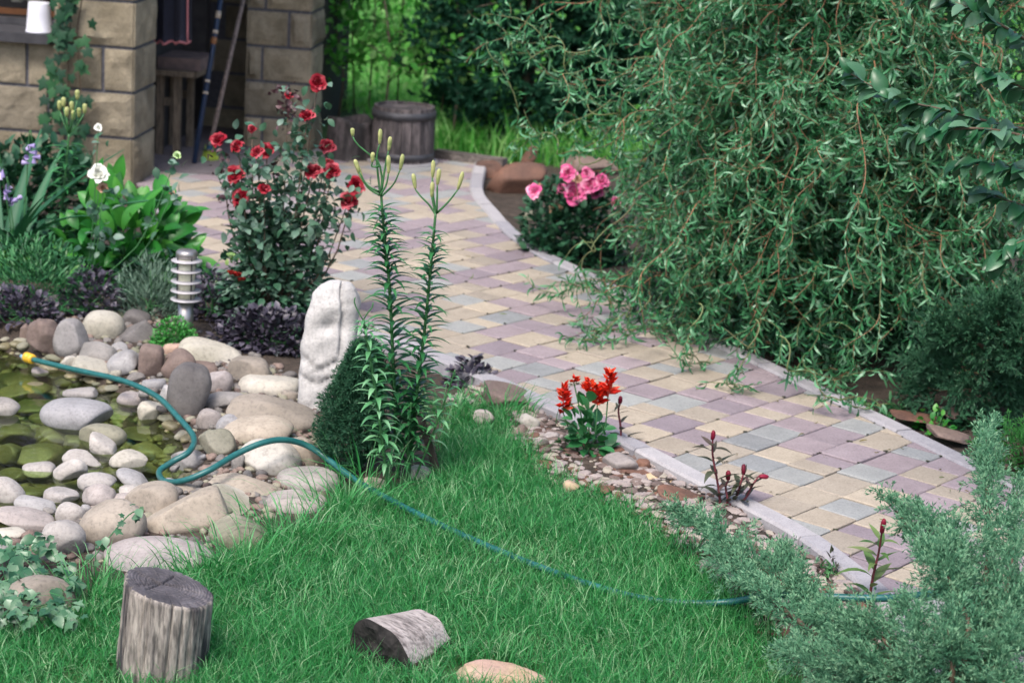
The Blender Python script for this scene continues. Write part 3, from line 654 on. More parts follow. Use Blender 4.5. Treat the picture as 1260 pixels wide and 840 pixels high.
# rocks along the kerb and at the back of the path
KG = 'broken stones along the kerb'
for row in [
 (617, 489, 35, 18, 4, 'brown', 'long brown sandstone block beside the purple plant at the kerb', {'p': 4, 'cuts': 5, 'lump': .05, 'rough': .02}),
 (765, 571, 24, 14, -6, 'pink', 'angular pink slab lying below the red salvia', {'p': 3, 'cuts': 7}),
 (790, 574, 11, 10, 0, 'rust', 'reddish brown chunk touching the angular pink slab', {'p': 3, 'cuts': 6}),
 (808, 588, 20, 7, 6, 'ochre', 'flat yellowish stone between the kerb and the lawn', {'cuts': 3}),
 (777, 591, 15, 6, -3, 'pink', 'small flat pinkish stone left of the yellowish one', {'cuts': 5}),
 (838, 612, 32, 12, 12, 'rust', 'long reddish brown rock under the first dark celosia', {'p': 2.8, 'cuts': 6, 'rough': .03}),
 (652, 521, 14, 12, 10, 'cream', 'pale angular stone left of the red salvia', {'p': 2.8, 'cuts': 6}),
 (664, 544, 11, 8, 0, 'pink', 'pinkish stone below the pale angular stone', {'cuts': 6}),
 (678, 538, 12, 9, -10, 'pink', 'rounded pink stone touching the salvia leaves', {'cuts': 4}),
 (703, 598, 11, 8, 0, 'ochre', 'yellowish stone at the lawn edge below the salvia', {'cuts': 5}),
 (750, 594, 14, 6, 5, 'tan', 'flat tan stone at the lawn edge below the angular slab', {'cuts': 5}),
 (878, 696, 24, 9, 6, 'pink', 'flat pinkish stone between the lawn and the juniper', {'p': 2.8, 'cuts': 6}),
 (888, 712, 14, 8, 0, 'tan', 'angular tan stone in front of the flat pinkish one by the juniper', {'cuts': 6}),
 (595, 512, 14, 9, 0, 'pink', 'pinkish lump of stone left below the brown sandstone block', {'cuts': 4}),
 (575, 498, 14, 9, 0, 'cream', 'pale lump of stone behind the tall lilies', {'cuts': 4}),
 (637, 222, 40, 24, -10, 'rust', 'big rusty brown boulder right of the path far end', {'p': 2.7, 'cuts': 5, 'rough': .02}),
 (604, 212, 22, 14, 0, 'rust', 'dark reddish boulder at the bend of the far kerb', {'p': 2.8, 'cuts': 5, 'rough': .03}),
 (650, 196, 8, 18, 25, 'rust', 'narrow rusty slab leaning on the big rusty boulder', {'p': 3, 'cuts': 5}),
 (722, 207, 40, 15, 4, 'brown', 'dark brown boulder behind the pink flower bush', {'p': 2.6, 'cuts': 5}),
 (654, 268, 12, 9, 0, 'olive', 'small olive rock left of the pink flower bush', {'cuts': 4}),
 (1128, 513, 34, 8, 8, 'rust', 'flat brown flagstone under the willow edge', {'p': 3.2, 'cuts': 5, 'rough': .03}),
 (1170, 535, 30, 8, 12, 'brown', 'dark flat flagstone beside the far kerb at the right', {'p': 3.2, 'cuts': 5, 'rough': .03}),
 (1190, 510, 34, 8, 5, 'brown', 'dark brown flagstone under the conifer at the right', {'p': 3, 'cuts': 5}),
 (740, 300, 16, 8, 5, 'pink', 'pinkish flat stone between the pink flowers and the willow', {'cuts': 5}),
 (612, 838, 74, 26, 3, 'ochre', 'yellow and pink rock cut by the bottom picture edge', {'p': 2.6, 'cuts': 4, 'rough': .012, 'ry': .55}),
]:
    if row[0] > 540 and 400 < row[1] < 730: row[7].setdefault('zb', -.035)
    rock('garden_rock', *row[:7], 'rock', KG if row[1] > 400 else None, **row[7])
# rubble between kerb and lawn: uncountable chips
acc = Acc(); px = rng.uniform(RUBBLE[:, 0].min(), RUBBLE[:, 0].max(), 9000); py = rng.uniform(RUBBLE[:, 1].min(), RUBBLE[:, 1].max(), 9000)
ok = sdist(RUBBLE, px, py) > .0; px, py = px[ok], py[ok]; zg = gz(px, py); RV, RF = ICO[1]
for k, (x, y, z) in enumerate(zip(px, py, zg)):
    s = .006+.018*rng.random()**3; V, F = rock_shape(k % 40, 3., 9, 0, .15, 1); a_ = rng.uniform(0, 6.28); cs, sn = math.cos(a_), math.sin(a_)
    V = V*np.array([1.4, 1.0, .5])*s; acc.add(np.column_stack([V[:, 0]*cs-V[:, 1]*sn+x, V[:, 0]*sn+V[:, 1]*cs+y, V[:, 2]+z+s*.2]), F, rng.random(), int(rng.choice([0, 0, 1, 2, 3])))
o = acc.part('rubble', [stone_mat('chip_pink', (.42, .35, .32), (.60, .51, .47), scale=30), stone_mat('chip_tan', (.48, .42, .33), (.64, .57, .46), scale=30), MG['brown'], MG['rust']]); tag(o, 'loose crushed stone chips strewn between the lawn and the kerb', 'gravel', kind='stuff')

k_ = 0
while k_ < 46:
    x, y = rng.uniform(RUBBLE[:, 0].min(), RUBBLE[:, 0].max()), rng.uniform(RUBBLE[:, 1].min(), RUBBLE[:, 1].max())
    if float(sdist(RUBBLE, np.array([x]), np.array([y]))[0]) < .02: continue
    u_, v_ = inframe((x, y), -.04)
    if not (0 < u_ < 1100 and v_ < 800): continue
    k_ += 1; a_ = rng.uniform(7, 17); rock('stone_shard', u_, v_-4, a_, a_*rng.uniform(.35, .65), rng.uniform(-18, 18), ['pink', 'tan', 'rust', 'brown', 'pink'][k_ % 5], 'palm sized angular shard lying loose in the rubble strip beside the kerb', 'stone', 'loose shards along the kerb', p=3., cuts=8, lump=.12, seed=k_*31, sub=2, zb=-.04)
BANK = np.array([at(u, v, -.08) for u, v in [(15, 405), (60, 375), (180, 388), (240, 420), (340, 455), (400, 500), (420, 545), (415, 620), (330, 650), (250, 690), (130, 700), (-40, 690), (-40, 640), (120, 610), (230, 600), (260, 560), (215, 505), (130, 460)]])
acc = Acc(); px = rng.uniform(BANK[:, 0].min(), BANK[:, 0].max(), 5200); py = rng.uniform(BANK[:, 1].min(), BANK[:, 1].max(), 5200)
ok = sdist(BANK, px, py) > 0; px, py = px[ok], py[ok]; zg = gz(px, py)
for k, (x, y, z) in enumerate(zip(px, py, zg)):
    s = .006+.016*rng.random()**2; V, F = rock_shape(k % 40, 2.2, 2, 0, .12, 1); a_ = rng.uniform(0, 6.28); cs, sn = math.cos(a_), math.sin(a_)
    V = V*np.array([1.3, 1., .75])*s; acc.add(np.column_stack([V[:, 0]*cs-V[:, 1]*sn+x, V[:, 0]*sn+V[:, 1]*cs+y, V[:, 2]+z+s*.3]), F, rng.random(), int(rng.choice([0, 0, 1, 2, 3])))
o = acc.part('shingle', [MG['dark'], MG['brown'], MG['brown'], MG['olive']], smooth=True); tag(o, 'small dark shingle filling the cracks between the bank boulders', 'shingle', kind='stuff')

# ------------------------------------------------------------------ standing stone
def loft(rings, n=40, p=3.):
    """rings: (centre xyz, rx, ry); superellipse sections"""
    V = []
    for c, rx, ry in rings:
        a = np.arange(n)*2*math.pi/n; cx, sx = np.cos(a), np.sin(a); k = (np.abs(cx)**p+np.abs(sx)**p)**(-1/p)
        V.append(np.column_stack([c[0]+rx*k*cx, c[1]+ry*k*sx, np.full(n, c[2])]))
    m_ = len(rings); V = np.concatenate(V); i = np.arange(m_-1)[:, None]*n; j = np.arange(n)[None]; k = (j+1) % n
    return V, [np.stack([i+j, i+k, i+n+k, i+n+j], -1).reshape(-1, 4), np.array([[(m_-1)*n+q for q in range(n)]])]
B = at(397, 508, -.06); s_ = scale_at(B)*.98; rings = []
for t, uc, hw in [(0, 394, 33), (.12, 395, 34), (.3, 397, 34), (.5, 400, 35), (.7, 403, 34), (.82, 405, 32), (.9, 406, 29), (.96, 408, 22), (.99, 410, 13), (1.0, 410, 3)]:
    rings.append((np.array([B[0]+(uc-397)/s_, B[1]+.09, B[2]+t*158/s_]), hw/s_, .075*(1 if t < .85 else (hw/34))))
R2 = []
for q in range(60):
    f = q/59*(len(rings)-1); k = min(int(f), len(rings)-2); f -= k; R2.append((rings[k][0]*(1-f)+rings[k+1][0]*f, rings[k][1]*(1-f)+rings[k+1][1]*f, rings[k][2]*(1-f)+rings[k+1][2]*f))
V, F = loft(R2, 72, 3.2); c0 = V.mean(0); D = V-c0; cx = D*np.array([1, 1, .2])
h = .007*wob(V*[14, 14, 9], 31, 1.)+.006*wob(V*30, 32, 1.)-.007*np.abs(wob(V*[26, 26, 18], 33, 1.))-.003*np.abs(wob(V*70, 34, 1.))
xr = (V[:, 0]-c0[0])*s_; zr = (V[:, 2]-B[2])*s_
def groove(du, wd, dep): return -dep*np.exp(-(du/wd)**2)
front = V[:, 1] < B[1]+.09
h += np.where(front, groove(xr-14-3*np.sin(zr/14), 1.8, .024)*(zr > 70), 0) + np.where(front, groove(zr-58-6*np.sin(xr/9), 2.0, .018), 0) + np.where(front, groove(zr-36-5*np.sin(xr/7+1), 2.0, .02), 0) + np.where(front, -.02*np.exp(-((xr-18)/9)**2-((zr-105)/12)**2), 0) + np.where(front, -.02*np.exp(-((xr+6)/12)**2-((zr-104)/7)**2), 0) + np.where(front, -.022*np.exp(-((xr-6)/14)**2-((zr-20)/16)**2), 0)
V = V+nrm(cx)*h[:, None]
part('standing_stone', V, F, MG['moon'], smooth=True, loc=B); tag(bpy.data.objects['standing_stone'], 'tall upright weathered white standing stone with cracks beside the dwarf spruce', 'standing stone')

# ------------------------------------------------------------------ plant materials
L_GRASS = leaf_mat('grass_blade', [(.1, (.020, .140, .042)), (.4, (.050, .29, .080)), (.68, (.105, .40, .125)), (.9, (.42, .55, .34))], .42, .42, .5)
L_FIELD = leaf_mat('field_blade', [(.1, (.06, .27, .04)), (.5, (.16, .48, .085)), (.9, (.40, .62, .24))], .5, .5, .3)
L_WILLOW = leaf_mat('willow_leaf', [(.1, (.015, .085, .037)), (.35, (.035, .160, .062)), (.62, (.078, .255, .108)), (.9, (.27, .43, .29))], .36, .26, .55)
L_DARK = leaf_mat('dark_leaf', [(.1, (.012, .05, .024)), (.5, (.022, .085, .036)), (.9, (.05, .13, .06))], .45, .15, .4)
L_BROAD = leaf_mat('broad_leaf', [(.1, (.014, .07, .030)), (.5, (.03, .125, .05)), (.9, (.13, .23, .15))], .35, .2, .5)
L_HOSTA = leaf_mat('bright_leaf', [(.1, (.018, .12, .018)), (.5, (.035, .21, .028)), (.9, (.10, .32, .04))], .4, .25, .45, 8.)
L_YEL = leaf_mat('yellow_green_leaf', [(.1, (.05, .16, .02)), (.5, (.13, .28, .04)), (.9, (.33, .42, .12))], .4, .25, .45, 8.)
L_LILY = leaf_mat('lily_leaf', [(.1, (.020, .10, .030)), (.5, (.035, .165, .045)), (.9, (.07, .23, .08))], .35, .2, .5)
L_LILY2 = leaf_mat('young_lily_leaf', [(.1, (.08, .24, .09)), (.5, (.14, .34, .13)), (.9, (.26, .44, .23))], .35, .2, .5)
L_PURP = leaf_mat('purple_leaf', [(.1, (.022, .018, .030)), (.5, (.052, .045, .068)), (.8, (.10, .09, .12)), (.95, (.04, .10, .05))], .45, .08, .45)
L_ROSE = leaf_mat('rose_leaf', [(.1, (.022, .07, .036)), (.5, (.055, .13, .065)), (.9, (.18, .25, .18))], .45, .2, .45)
L_ROSEY = leaf_mat('young_rose_leaf', [(.1, (.04, .018, .022)), (.6, (.085, .035, .045)), (.9, (.11, .06, .06))], .4, .15, .45)
L_GREYG = leaf_mat('grey_green_leaf', [(.1, (.07, .12, .085)), (.5, (.12, .185, .135)), (.9, (.22, .29, .23))], .6, .12, .3)
L_FERN = leaf_mat('ferny_leaf', [(.1, (.02, .10, .035)), (.5, (.04, .165, .05)), (.9, (.10, .26, .09))], .45, .2, .4)
L_MOSS = leaf_mat('curly_leaf', [(.1, (.02, .14, .02)), (.5, (.045, .26, .035)), (.9, (.12, .38, .08))], .45, .25, .4)
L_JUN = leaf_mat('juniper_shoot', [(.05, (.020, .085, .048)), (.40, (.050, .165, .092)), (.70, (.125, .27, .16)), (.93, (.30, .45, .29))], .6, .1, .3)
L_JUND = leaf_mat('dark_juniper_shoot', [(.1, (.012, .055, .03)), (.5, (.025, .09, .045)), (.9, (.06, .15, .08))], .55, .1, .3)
L_JUNB = leaf_mat('bright_conifer_shoot', [(.1, (.03, .15, .03)), (.5, (.06, .24, .045)), (.9, (.14, .35, .09))], .55, .15, .3)
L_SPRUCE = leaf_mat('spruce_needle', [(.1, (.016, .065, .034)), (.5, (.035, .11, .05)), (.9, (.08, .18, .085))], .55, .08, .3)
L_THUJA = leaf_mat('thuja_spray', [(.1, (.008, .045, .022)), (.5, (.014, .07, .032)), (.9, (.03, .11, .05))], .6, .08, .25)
L_IVY = leaf_mat('ivy_leaf', [(.1, (.02, .075, .035)), (.5, (.04, .12, .055)), (.9, (.15, .24, .15))], .35, .12, .5)
L_IVYD = leaf_mat('wall_ivy_leaf', [(.1, (.006, .032, .018)), (.6, (.012, .055, .024)), (.9, (.035, .12, .04))], .5, .1, .25)
L_CEL = leaf_mat('celosia_leaf', [(.1, (.045, .035, .03)), (.5, (.07, .075, .04)), (.8, (.09, .05, .05)), (.95, (.12, .15, .06))], .45, .15, .4)
L_CELG = leaf_mat('green_celosia_leaf', [(.1, (.06, .13, .03)), (.6, (.12, .19, .05)), (.9, (.20, .22, .08))], .45, .2, .4)
L_SWORD = leaf_mat('sword_leaf', [(.1, (.018, .08, .036)), (.5, (.03, .12, .05)), (.9, (.065, .18, .075))], .5, .15, .3)
def petal_mat(name, c1, c2, c3): return leaf_mat(name, [(.1, c1), (.5, c2), (.92, c3)], .5, .15, .3, 60.)
P_RED = petal_mat('red_petal', (.17, .004, .013), (.34, .009, .026), (.56, .12, .15)); P_PINK = petal_mat('pink_petal', (.62, .05, .22), (.80, .16, .38), (.88, .42, .58))
P_WHITE = petal_mat('white_petal', (.72, .72, .66), (.85, .85, .80), (.9, .9, .88)); P_SALVIA = petal_mat('salvia_petal', (.50, .012, .008), (.72, .028, .012), (.85, .10, .03))
P_LILAC = petal_mat('lilac_petal', (.30, .24, .50), (.45, .36, .66), (.62, .55, .80)); P_CRIM = petal_mat('crimson_plume', (.10, .004, .018), (.20, .008, .03), (.33, .02, .06))
P_FADED = petal_mat('faded_petal', (.30, .18, .10), (.48, .27, .18), (.6, .40, .30)); P_YEL = petal_mat('yellow_petal', (.6, .48, .12), (.72, .6, .2), (.8, .72, .4))
P_CRED = petal_mat('dark_red_petal', (.16, .008, .008), (.28, .015, .012), (.40, .04, .03)); P_BUDG = petal_mat('green_bud', (.25, .40, .10), (.45, .58, .22), (.66, .72, .42))
M_STEMG = plain_mat('green_stem', (.045, .17, .05), .5, c2=(.03, .11, .035), scale=40)
M_STEMB = plain_mat('brown_stem', (.12, .08, .05), .7, c2=(.06, .045, .03), scale=40)
M_STEMR = plain_mat('red_stem', (.16, .03, .04), .6, c2=(.09, .02, .03), scale=40)
M_TWIG = plain_mat('willow_twig', (.30, .15, .075), .6, c2=(.16, .085, .05), scale=12)
M_TWIGG = plain_mat('green_willow_twig', (.13, .17, .06), .6, c2=(.11, .10, .045), scale=12)
M_BARK = wood_mat('bark', (.10, .075, .055), (.20, .16, .12), (.05, .04, .03), scale=5)

# ------------------------------------------------------------------ lawn grass
def blades(acc, X, Y, Z, H, Wd, lean, base_dir=None, segs=2, rnd=None):
    n_ = len(X); a = rng.uniform(0, 6.283, n_); ld = np.stack([np.cos(a), np.sin(a)], -1)
    if base_dir is not None: ld = nrm(ld*.6+base_dir)
    ln = lean*rng.uniform(.2, 1.3, n_); sd = rng.uniform(0, 6.283, n_); S = np.stack([np.cos(sd), np.sin(sd), 0*sd], -1)*(Wd*.5)[:, None]
    base = np.stack([X, Y, Z], -1); pts = []
    for t in np.linspace(0, 1, segs+1):
        off = ld*(ln*H*t**1.8)[:, None]; z = H*t*np.sqrt(np.maximum(.05, 1-(ln*t**.9)**2*.55)); pts.append(base+np.column_stack([off, z]))
    k = 2*segs+1; V = np.zeros((n_, k, 3))
    for q in range(segs):
        wq = 1-.35*q/segs; V[:, 2*q] = pts[q]-S*wq; V[:, 2*q+1] = pts[q]+S*wq
    V[:, -1] = pts[-1]; i = (np.arange(n_)*k)[:, None]
    Fq = np.concatenate([i+np.array([[2*q, 2*q+1, 2*q+3, 2*q+2]]) for q in range(segs-1)]) if segs > 1 else np.zeros((0, 4), int)
    Ft = i+np.array([[k-3, k-2, k-1]])
    r = rng.random(n_) if rnd is None else rnd
    acc.add(V.reshape(-1, 3), [Fq, Ft], np.repeat(r, k))
lo, hi = LAWN[:, :2].min(0), LAWN[:, :2].max(0); area = (hi-lo).prod(); n_ = int(area*24000)
X, Y = rng.uniform(lo[0], hi[0], n_), rng.uniform(lo[1], hi[1], n_); sd_ = sdist(LAWN, X, Y)
clump = wob(np.stack([X, Y, 0*X], -1), 51, 5)*.5+.5*wob(np.stack([X, Y, 0*X], -1), 52, 16)
bare = wob(np.stack([X, Y, 0*X], -1), 53, 3.2)
ok = (sd_ > -.05+.06*rng.random(n_)) & (rng.random(n_) < .75+.35*clump) & (Y > 4.75); X, Y, clump, bare = X[ok], Y[ok], clump[ok], bare[ok]; n_ = len(X)
GZl = gz(X, Y); free = np.ones(len(X), bool)
for c_, rx_, ry_, rz_ in RB:
    if c_[2]+rz_ > -.03: free &= ((X-c_[0])/(rx_*.97))**2+((Y-c_[1])/(ry_*.97))**2 > 1
X, Y, clump, bare = X[free], Y[free], clump[free], bare[free]; n_ = len(X)
H = np.clip(.060+.022*clump+rng.normal(0, .02, n_), .022, .16); acc = Acc()
rn = np.clip(.47+.16*clump+rng.normal(0, .22, n_), 0, .98); rn = np.where(rng.random(n_) < .11, rng.uniform(.85, 1, n_), rn)
rn = np.where((bare > .62) & (rng.random(n_) < .30), .97, rn)
blades(acc, X, Y, gz(X, Y), H, rng.uniform(.0022, .0042, n_), 1.05, rnd=rn)
o = acc.part('lawn_grass', L_GRASS, smooth=True); tag(o, 'bright green lawn of soft uneven grass between the pond rocks and the path', 'grass', kind='stuff')
# long arching tufts among the boulders
for k, (u, v, n_, h_, lab) in enumerate([(300, 700, 110, .15, 'long pale arching grass over the half buried grey boulder'), (352, 668, 90, .15, 'long pale grass tuft below the sloping cream boulder'), (422, 630, 110, .16, 'arching grass tuft at the right end of the rock bank'), (130, 716, 60, .12, 'grass tuft in front of the white layered boulder'), (108, 740, 90, .15, 'grass tuft between the ivy and the upright stump'), (255, 712, 90, .13, 'grass tuft right behind the upright stump'), (448, 600, 60, .22, 'few long pale blades in front of the dwarf spruce'), (555, 515, 130, .12, 'grass tuft under the brown sandstone block'), (615, 520, 110, .13, 'dark green grass tuft against the kerb rocks'), (385, 668, 110, .13, 'low grass tuft below the pinkish grey flat boulder')]):
    B = at(u, v, -.06); acc = Acc(); r_ = rng.normal(0, .065, (n_, 2))*np.array([1.2, .8]); X, Y = B[0]+r_[:, 0], B[1]+r_[:, 1]
    blades(acc, X, Y, gz(X, Y), rng.uniform(.5, 1.15, n_)*h_, rng.uniform(.003, .0055, n_), 1.0, base_dir=nrm(r_), segs=4, rnd=np.clip(rng.normal(.62, .25, n_), 0, .99))
    tag(acc.part('grass_tuft', L_GRASS, smooth=True, loc=(B[0], B[1], -.06)), lab, 'grass tuft', 'long grass tufts')

# ------------------------------------------------------------------ small plant builders
def ppath(pix, Y, z_to=None): return [atY(u, v, Y) for u, v in pix]
def leaf_objs(name, tmesh, D, N, P, S, parent):
    M = frames(np.asarray(D), np.asarray(N))
    for q in range(len(P)):
        s_ = S[q] if np.ndim(S) else S
        obj(name, tmesh[int(rng.integers(len(tmesh)))], parent, P[q], M[q]*s_)
def tmeshes(name, temps, mat, smooth=True): return [mesh(name, T, F, mat, smooth) for T, F in temps]
def bloom_geo(n_=22, R=.03, cup=.75, seed=0, pw=1.45):
    r = np.random.default_rng(seed); acc = Acc(); g = np.linspace(-1, 1, 4)
    for k in range(n_):
        t = (k+.5)/n_; a = k*2.4+r.uniform(-.2, .2); open_ = .12+1.0*t**1.3; rad = R*(.12+.42*t); L = R*(.75+.5*t); W = R*pw*(.5+.55*t); pts = []
        for y in np.linspace(0, 1, 5):
            for x in g:
                wx = x*W*.5*math.sin(math.pi*min(.97, .22+.66*y))**.6; an = open_*(.35+.65*y)+.12*r.normal()*y
                rr = rad*.35+L*y*math.sin(an)-abs(x)**2*W*.25*(1-t*.6); zz = L*y*math.cos(an)*cup+.18*R*(1-t)+(.1*R*math.sin(x*4+k)*y)
                pts.append((rr*math.cos(a)-wx*math.sin(a), rr*math.sin(a)+wx*math.cos(a), zz))
        F = np.array([[i*4+j, i*4+j+1, (i+1)*4+j+1, (i+1)*4+j] for i in range(4) for j in range(3)]); acc.add(pts, F, r.random())
    return acc
def bloom_mesh(name, mat, **kw):
    V, F, R, _ = bloom_geo(**kw).out(); return mesh(name, V, F, mat, True, R)
def bush_leaves(n_, C0, R, H, shell=.55, up=.35, z0=0.):
    """points and directions spread through the upper part of an ellipsoid"""
    d = rand_dirs(n_, -.25, 1.); r = shell+(1-shell)*rng.random(n_)**.6; r = r*(1+.18*wob(d, int(C0[0]*100) % 97, 2.5))
    P = C0+np.array([0, 0, z0])+d*r[:, None]*np.array([R[0], R[1], H]); P[:, 2] = np.maximum(P[:, 2], C0[2]+.01)
    D = nrm(d+rand_dirs(n_)*.7+np.array([0, 0, up])); N = nrm(np.array([0, 0, 1.])+rand_dirs(n_)*.5+d*.3)
    return P, D, N
def stems_part(parent, C0, tips, mat, r0=.006, r1=.002, name='stems', sides=5):
    acc = Acc()
    for t in tips:
        m_ = C0*.35+np.asarray(t)*.65; m_[2] = C0[2]+(t[2]-C0[2])*.45
        P = spline([C0+rng.normal(0, .01, 3)*[1, 1, 0], C0*.75+m_*.25+[0, 0, .02], m_+rng.normal(0, .012, 3), t], 9); acc.add(*tube(P, np.linspace(r0, r1, 9), sides))
    return acc.part(name, mat, parent, True)
T_SMALL = [leaf_t(1, .62, 4, 3, .35, .12, seed=k, peak=.42, tip=.9) for k in range(3)]
T_LANCE = [leaf_t(1, .27, 5, 3, d, .12, tw, seed=k, peak=.35, tip=1.1) for k, (d, tw) in enumerate([(.4, .2), (.8, -.3), (.2, .4)])]
T_BROADL = [leaf_t(1, .58, 6, 3, d, .16, 0, seed=k, peak=.42, tip=.85, wave=.03) for k, d in enumerate([.3, .6, .15, .9])]
T_NARROW = [leaf_t(1, .10, 3, 2, .3, 0, seed=k) for k in range(2)]
def leafy(name, label, cat, u, v, w_px, h_px, mat, n_, size, temps=T_SMALL, zb=-.06, shell=.45, up=.35, stem=M_STEMG, group=None, depth=.8, nst=9, part_name='foliage'):
    B = at(u, v, zb); B[2] = float(gz(B[:1], B[1:2])[0]); s_ = scale_at(B); R = w_px/s_/2; H = h_px/s_
    t = thing(name, label, cat, B, group); P, D, N = bush_leaves(n_, B, (R, R*depth), H, shell, up); acc = Acc()
    scatter(acc, temps, D, N, P, size*rng.uniform(.6, 1.2, n_)); o_ = acc.part(part_name, mat, t, True); tag(o_, kind='stuff')
    stems_part(t, B, P[rng.integers(0, n_, nst)], stem); return t, B, R, H, P

# ------------------------------------------------------------------ lilies, dwarf spruce, stake
LB = at(488, 588, -.06); LYd = LB[1]
def lily(label, pix, n_leaf, Ls, mat, i0=.03, i1=.97, stem_r=.007, Y=None, tm=None):
    Y = Y or LYd; P = spline(ppath(pix, Y), 60); P[0][2] = -.07; t = thing('lily', label, 'lily', P[0], 'tall lilies on the lawn edge')
    part('stem', *tube(P, np.linspace(stem_r, stem_r*.62, 60), 8), M_STEMG, t, True)
    for k in range(n_leaf):
        f = i0+(i1-i0)*k/n_leaf; x = f*59; i = min(int(x), 58); p = P[i]*(1-x+i)+P[i+1]*(x-i); a = k*2.4+rng.uniform(-.15, .15)
        L = np.interp(f, [0, .25, .8, 1], [.75, 1, .8, .5])*Ls*rng.uniform(.85, 1.12); d = np.array([math.cos(a), math.sin(a), rng.uniform(.45, .9)])
        M = frames(d[None], np.array([[0, 0, 1.]]))[0]*L; obj('leaf', tm[int(rng.integers(len(tm)))], t, p, M)
    return t, P
TL = tmeshes('lily_leaf', [leaf_t(1, .20, 6, 3, d, .16, tw, seed=k, peak=.35, tip=1.2) for k, (d, tw) in enumerate([(.6, .1), (.45, -.15), (.75, .2), (.35, 0)])], L_LILY)
TL2 = tmeshes('young_lily_leaf', [leaf_t(1, .22, 6, 3, d, .14, tw, seed=k, peak=.38, tip=1.2) for k, (d, tw) in enumerate([(.75, .1), (.5, -.15), (1.0, .2)])], L_LILY2)
BUDM = plain_mat('lily_bud', (.42, .42, .17), .5, c2=(.20, .27, .08), scale=60)
def bud_mesh(L=.05, R=.0072):
    V, F = lathe([(.0015, 0), (R*.6, L*.08), (R*.85, L*.3), (R, L*.65), (R*.95, L*.85), (R*.55, L*.97), (.001, L)], 12); a = np.arctan2(V[:, 1], V[:, 0])
    V[:, :2] *= (1+.13*np.cos(3*a))[:, None]; return mesh('bud', V, F, BUDM, True)
BM = bud_mesh()
def lily_head(t, P, specs, Y):
    """specs: base pixel on the stem, bend pixel, bud base pixel, bud direction pixel"""
    for pix in specs:
        Q = spline(ppath(pix[:-1], Y+rng.uniform(-.05, .05)) if len(pix) > 3 else ppath(pix[:-1], Y), 10); Q[0] = ppath(pix[:1], Y)[0]
        pd = part('pedicel', *tube(Q, np.linspace(.0042, .0026, 10), 6), M_STEMG, t, True)
        d = nrm(np.array([(pix[-1][0]-pix[-2][0]), 0, -(pix[-1][1]-pix[-2][1])*1.0])); L = math.hypot(pix[-1][0]-pix[-2][0], pix[-1][1]-pix[-2][1])/scale_at(Q[-1])
        M = frames(np.array([[0, 1, 0.]]), np.array([d]))[0]; obj('bud', BM, pd, Q[-1], M*np.array([1.05, 1.05, L*1.3/.05]))
t, P = lily('tallest lily with nine slim yellow green buds rising left of its twin', [(490, 588), (487, 520), (484, 450), (479, 350), (473, 290), (469, 240)], 230, .112, L_LILY, .10, .94, tm=TL)
lily_head(t, P, [[(469, 242), (470, 220), (466, 200), (458, 193), (440, 178), (434, 168), (433, 160)], [(468, 240), (464, 205), (464, 190), (467, 178), (467, 163)], [(466, 236), (452, 228), (442, 212), (437, 200)], [(467, 240), (455, 233), (446, 222), (440, 208)], [(468, 240), (475, 228), (478, 214), (477, 196)], [(469, 242), (484, 227), (492, 210), (494, 194)], [(469, 238), (474, 205), (478, 186), (479, 172)], [(466, 205), (458, 205), (458, 200), (458, 190)]], LYd)
t, P = lily('second tall lily leaning right with five slim buds on top', [(502, 590), (508, 530), (513, 480), (522, 410), (530, 330), (536, 262)], 215, .106, L_LILY, .10, .94, tm=TL)
lily_head(t, P, [[(536, 264), (528, 252), (518, 242), (511, 233), (508, 218)], [(536, 262), (533, 240), (532, 219), (532, 202)], [(537, 262), (538, 242), (538, 228), (539, 212)], [(536, 264), (533, 250), (531, 243), (531, 228)], [(538, 262), (552, 248), (563, 234), (567, 216)]], LYd)
t, P = lily('short pale green leafy lily in front of the two tall stems', [(476, 588), (470, 540), (462, 480), (452, 420), (447, 393)], 105, .088, L_LILY2, .08, .99, Y=LYd-.20, tm=TL2, stem_r=.006)
for pp in ([(447, 394), (440, 382), (436, 372), (437, 366)], [(447, 394), (453, 384), (458, 378), (459, 372)]): part('bud_stalk', *tube(spline(ppath(pp, LYd-.2), 7), .0024, 5), M_STEMG, t, True)
t, P = lily('small side lily shoot drooping to the right of the tall stems', [(510, 590), (528, 545), (545, 500), (560, 455)], 34, .085, L_LILY2, .35, .99, Y=LYd-.03, tm=TL2, stem_r=.004)
t, P = lily('low young lily shoot at the foot of the clump by the stake', [(500, 590), (502, 560), (503, 530), (506, 495)], 40, .10, L_LILY, .2, .99, Y=LYd-.05, tm=TL, stem_r=.005)
sp = at(426, 578, -.06)
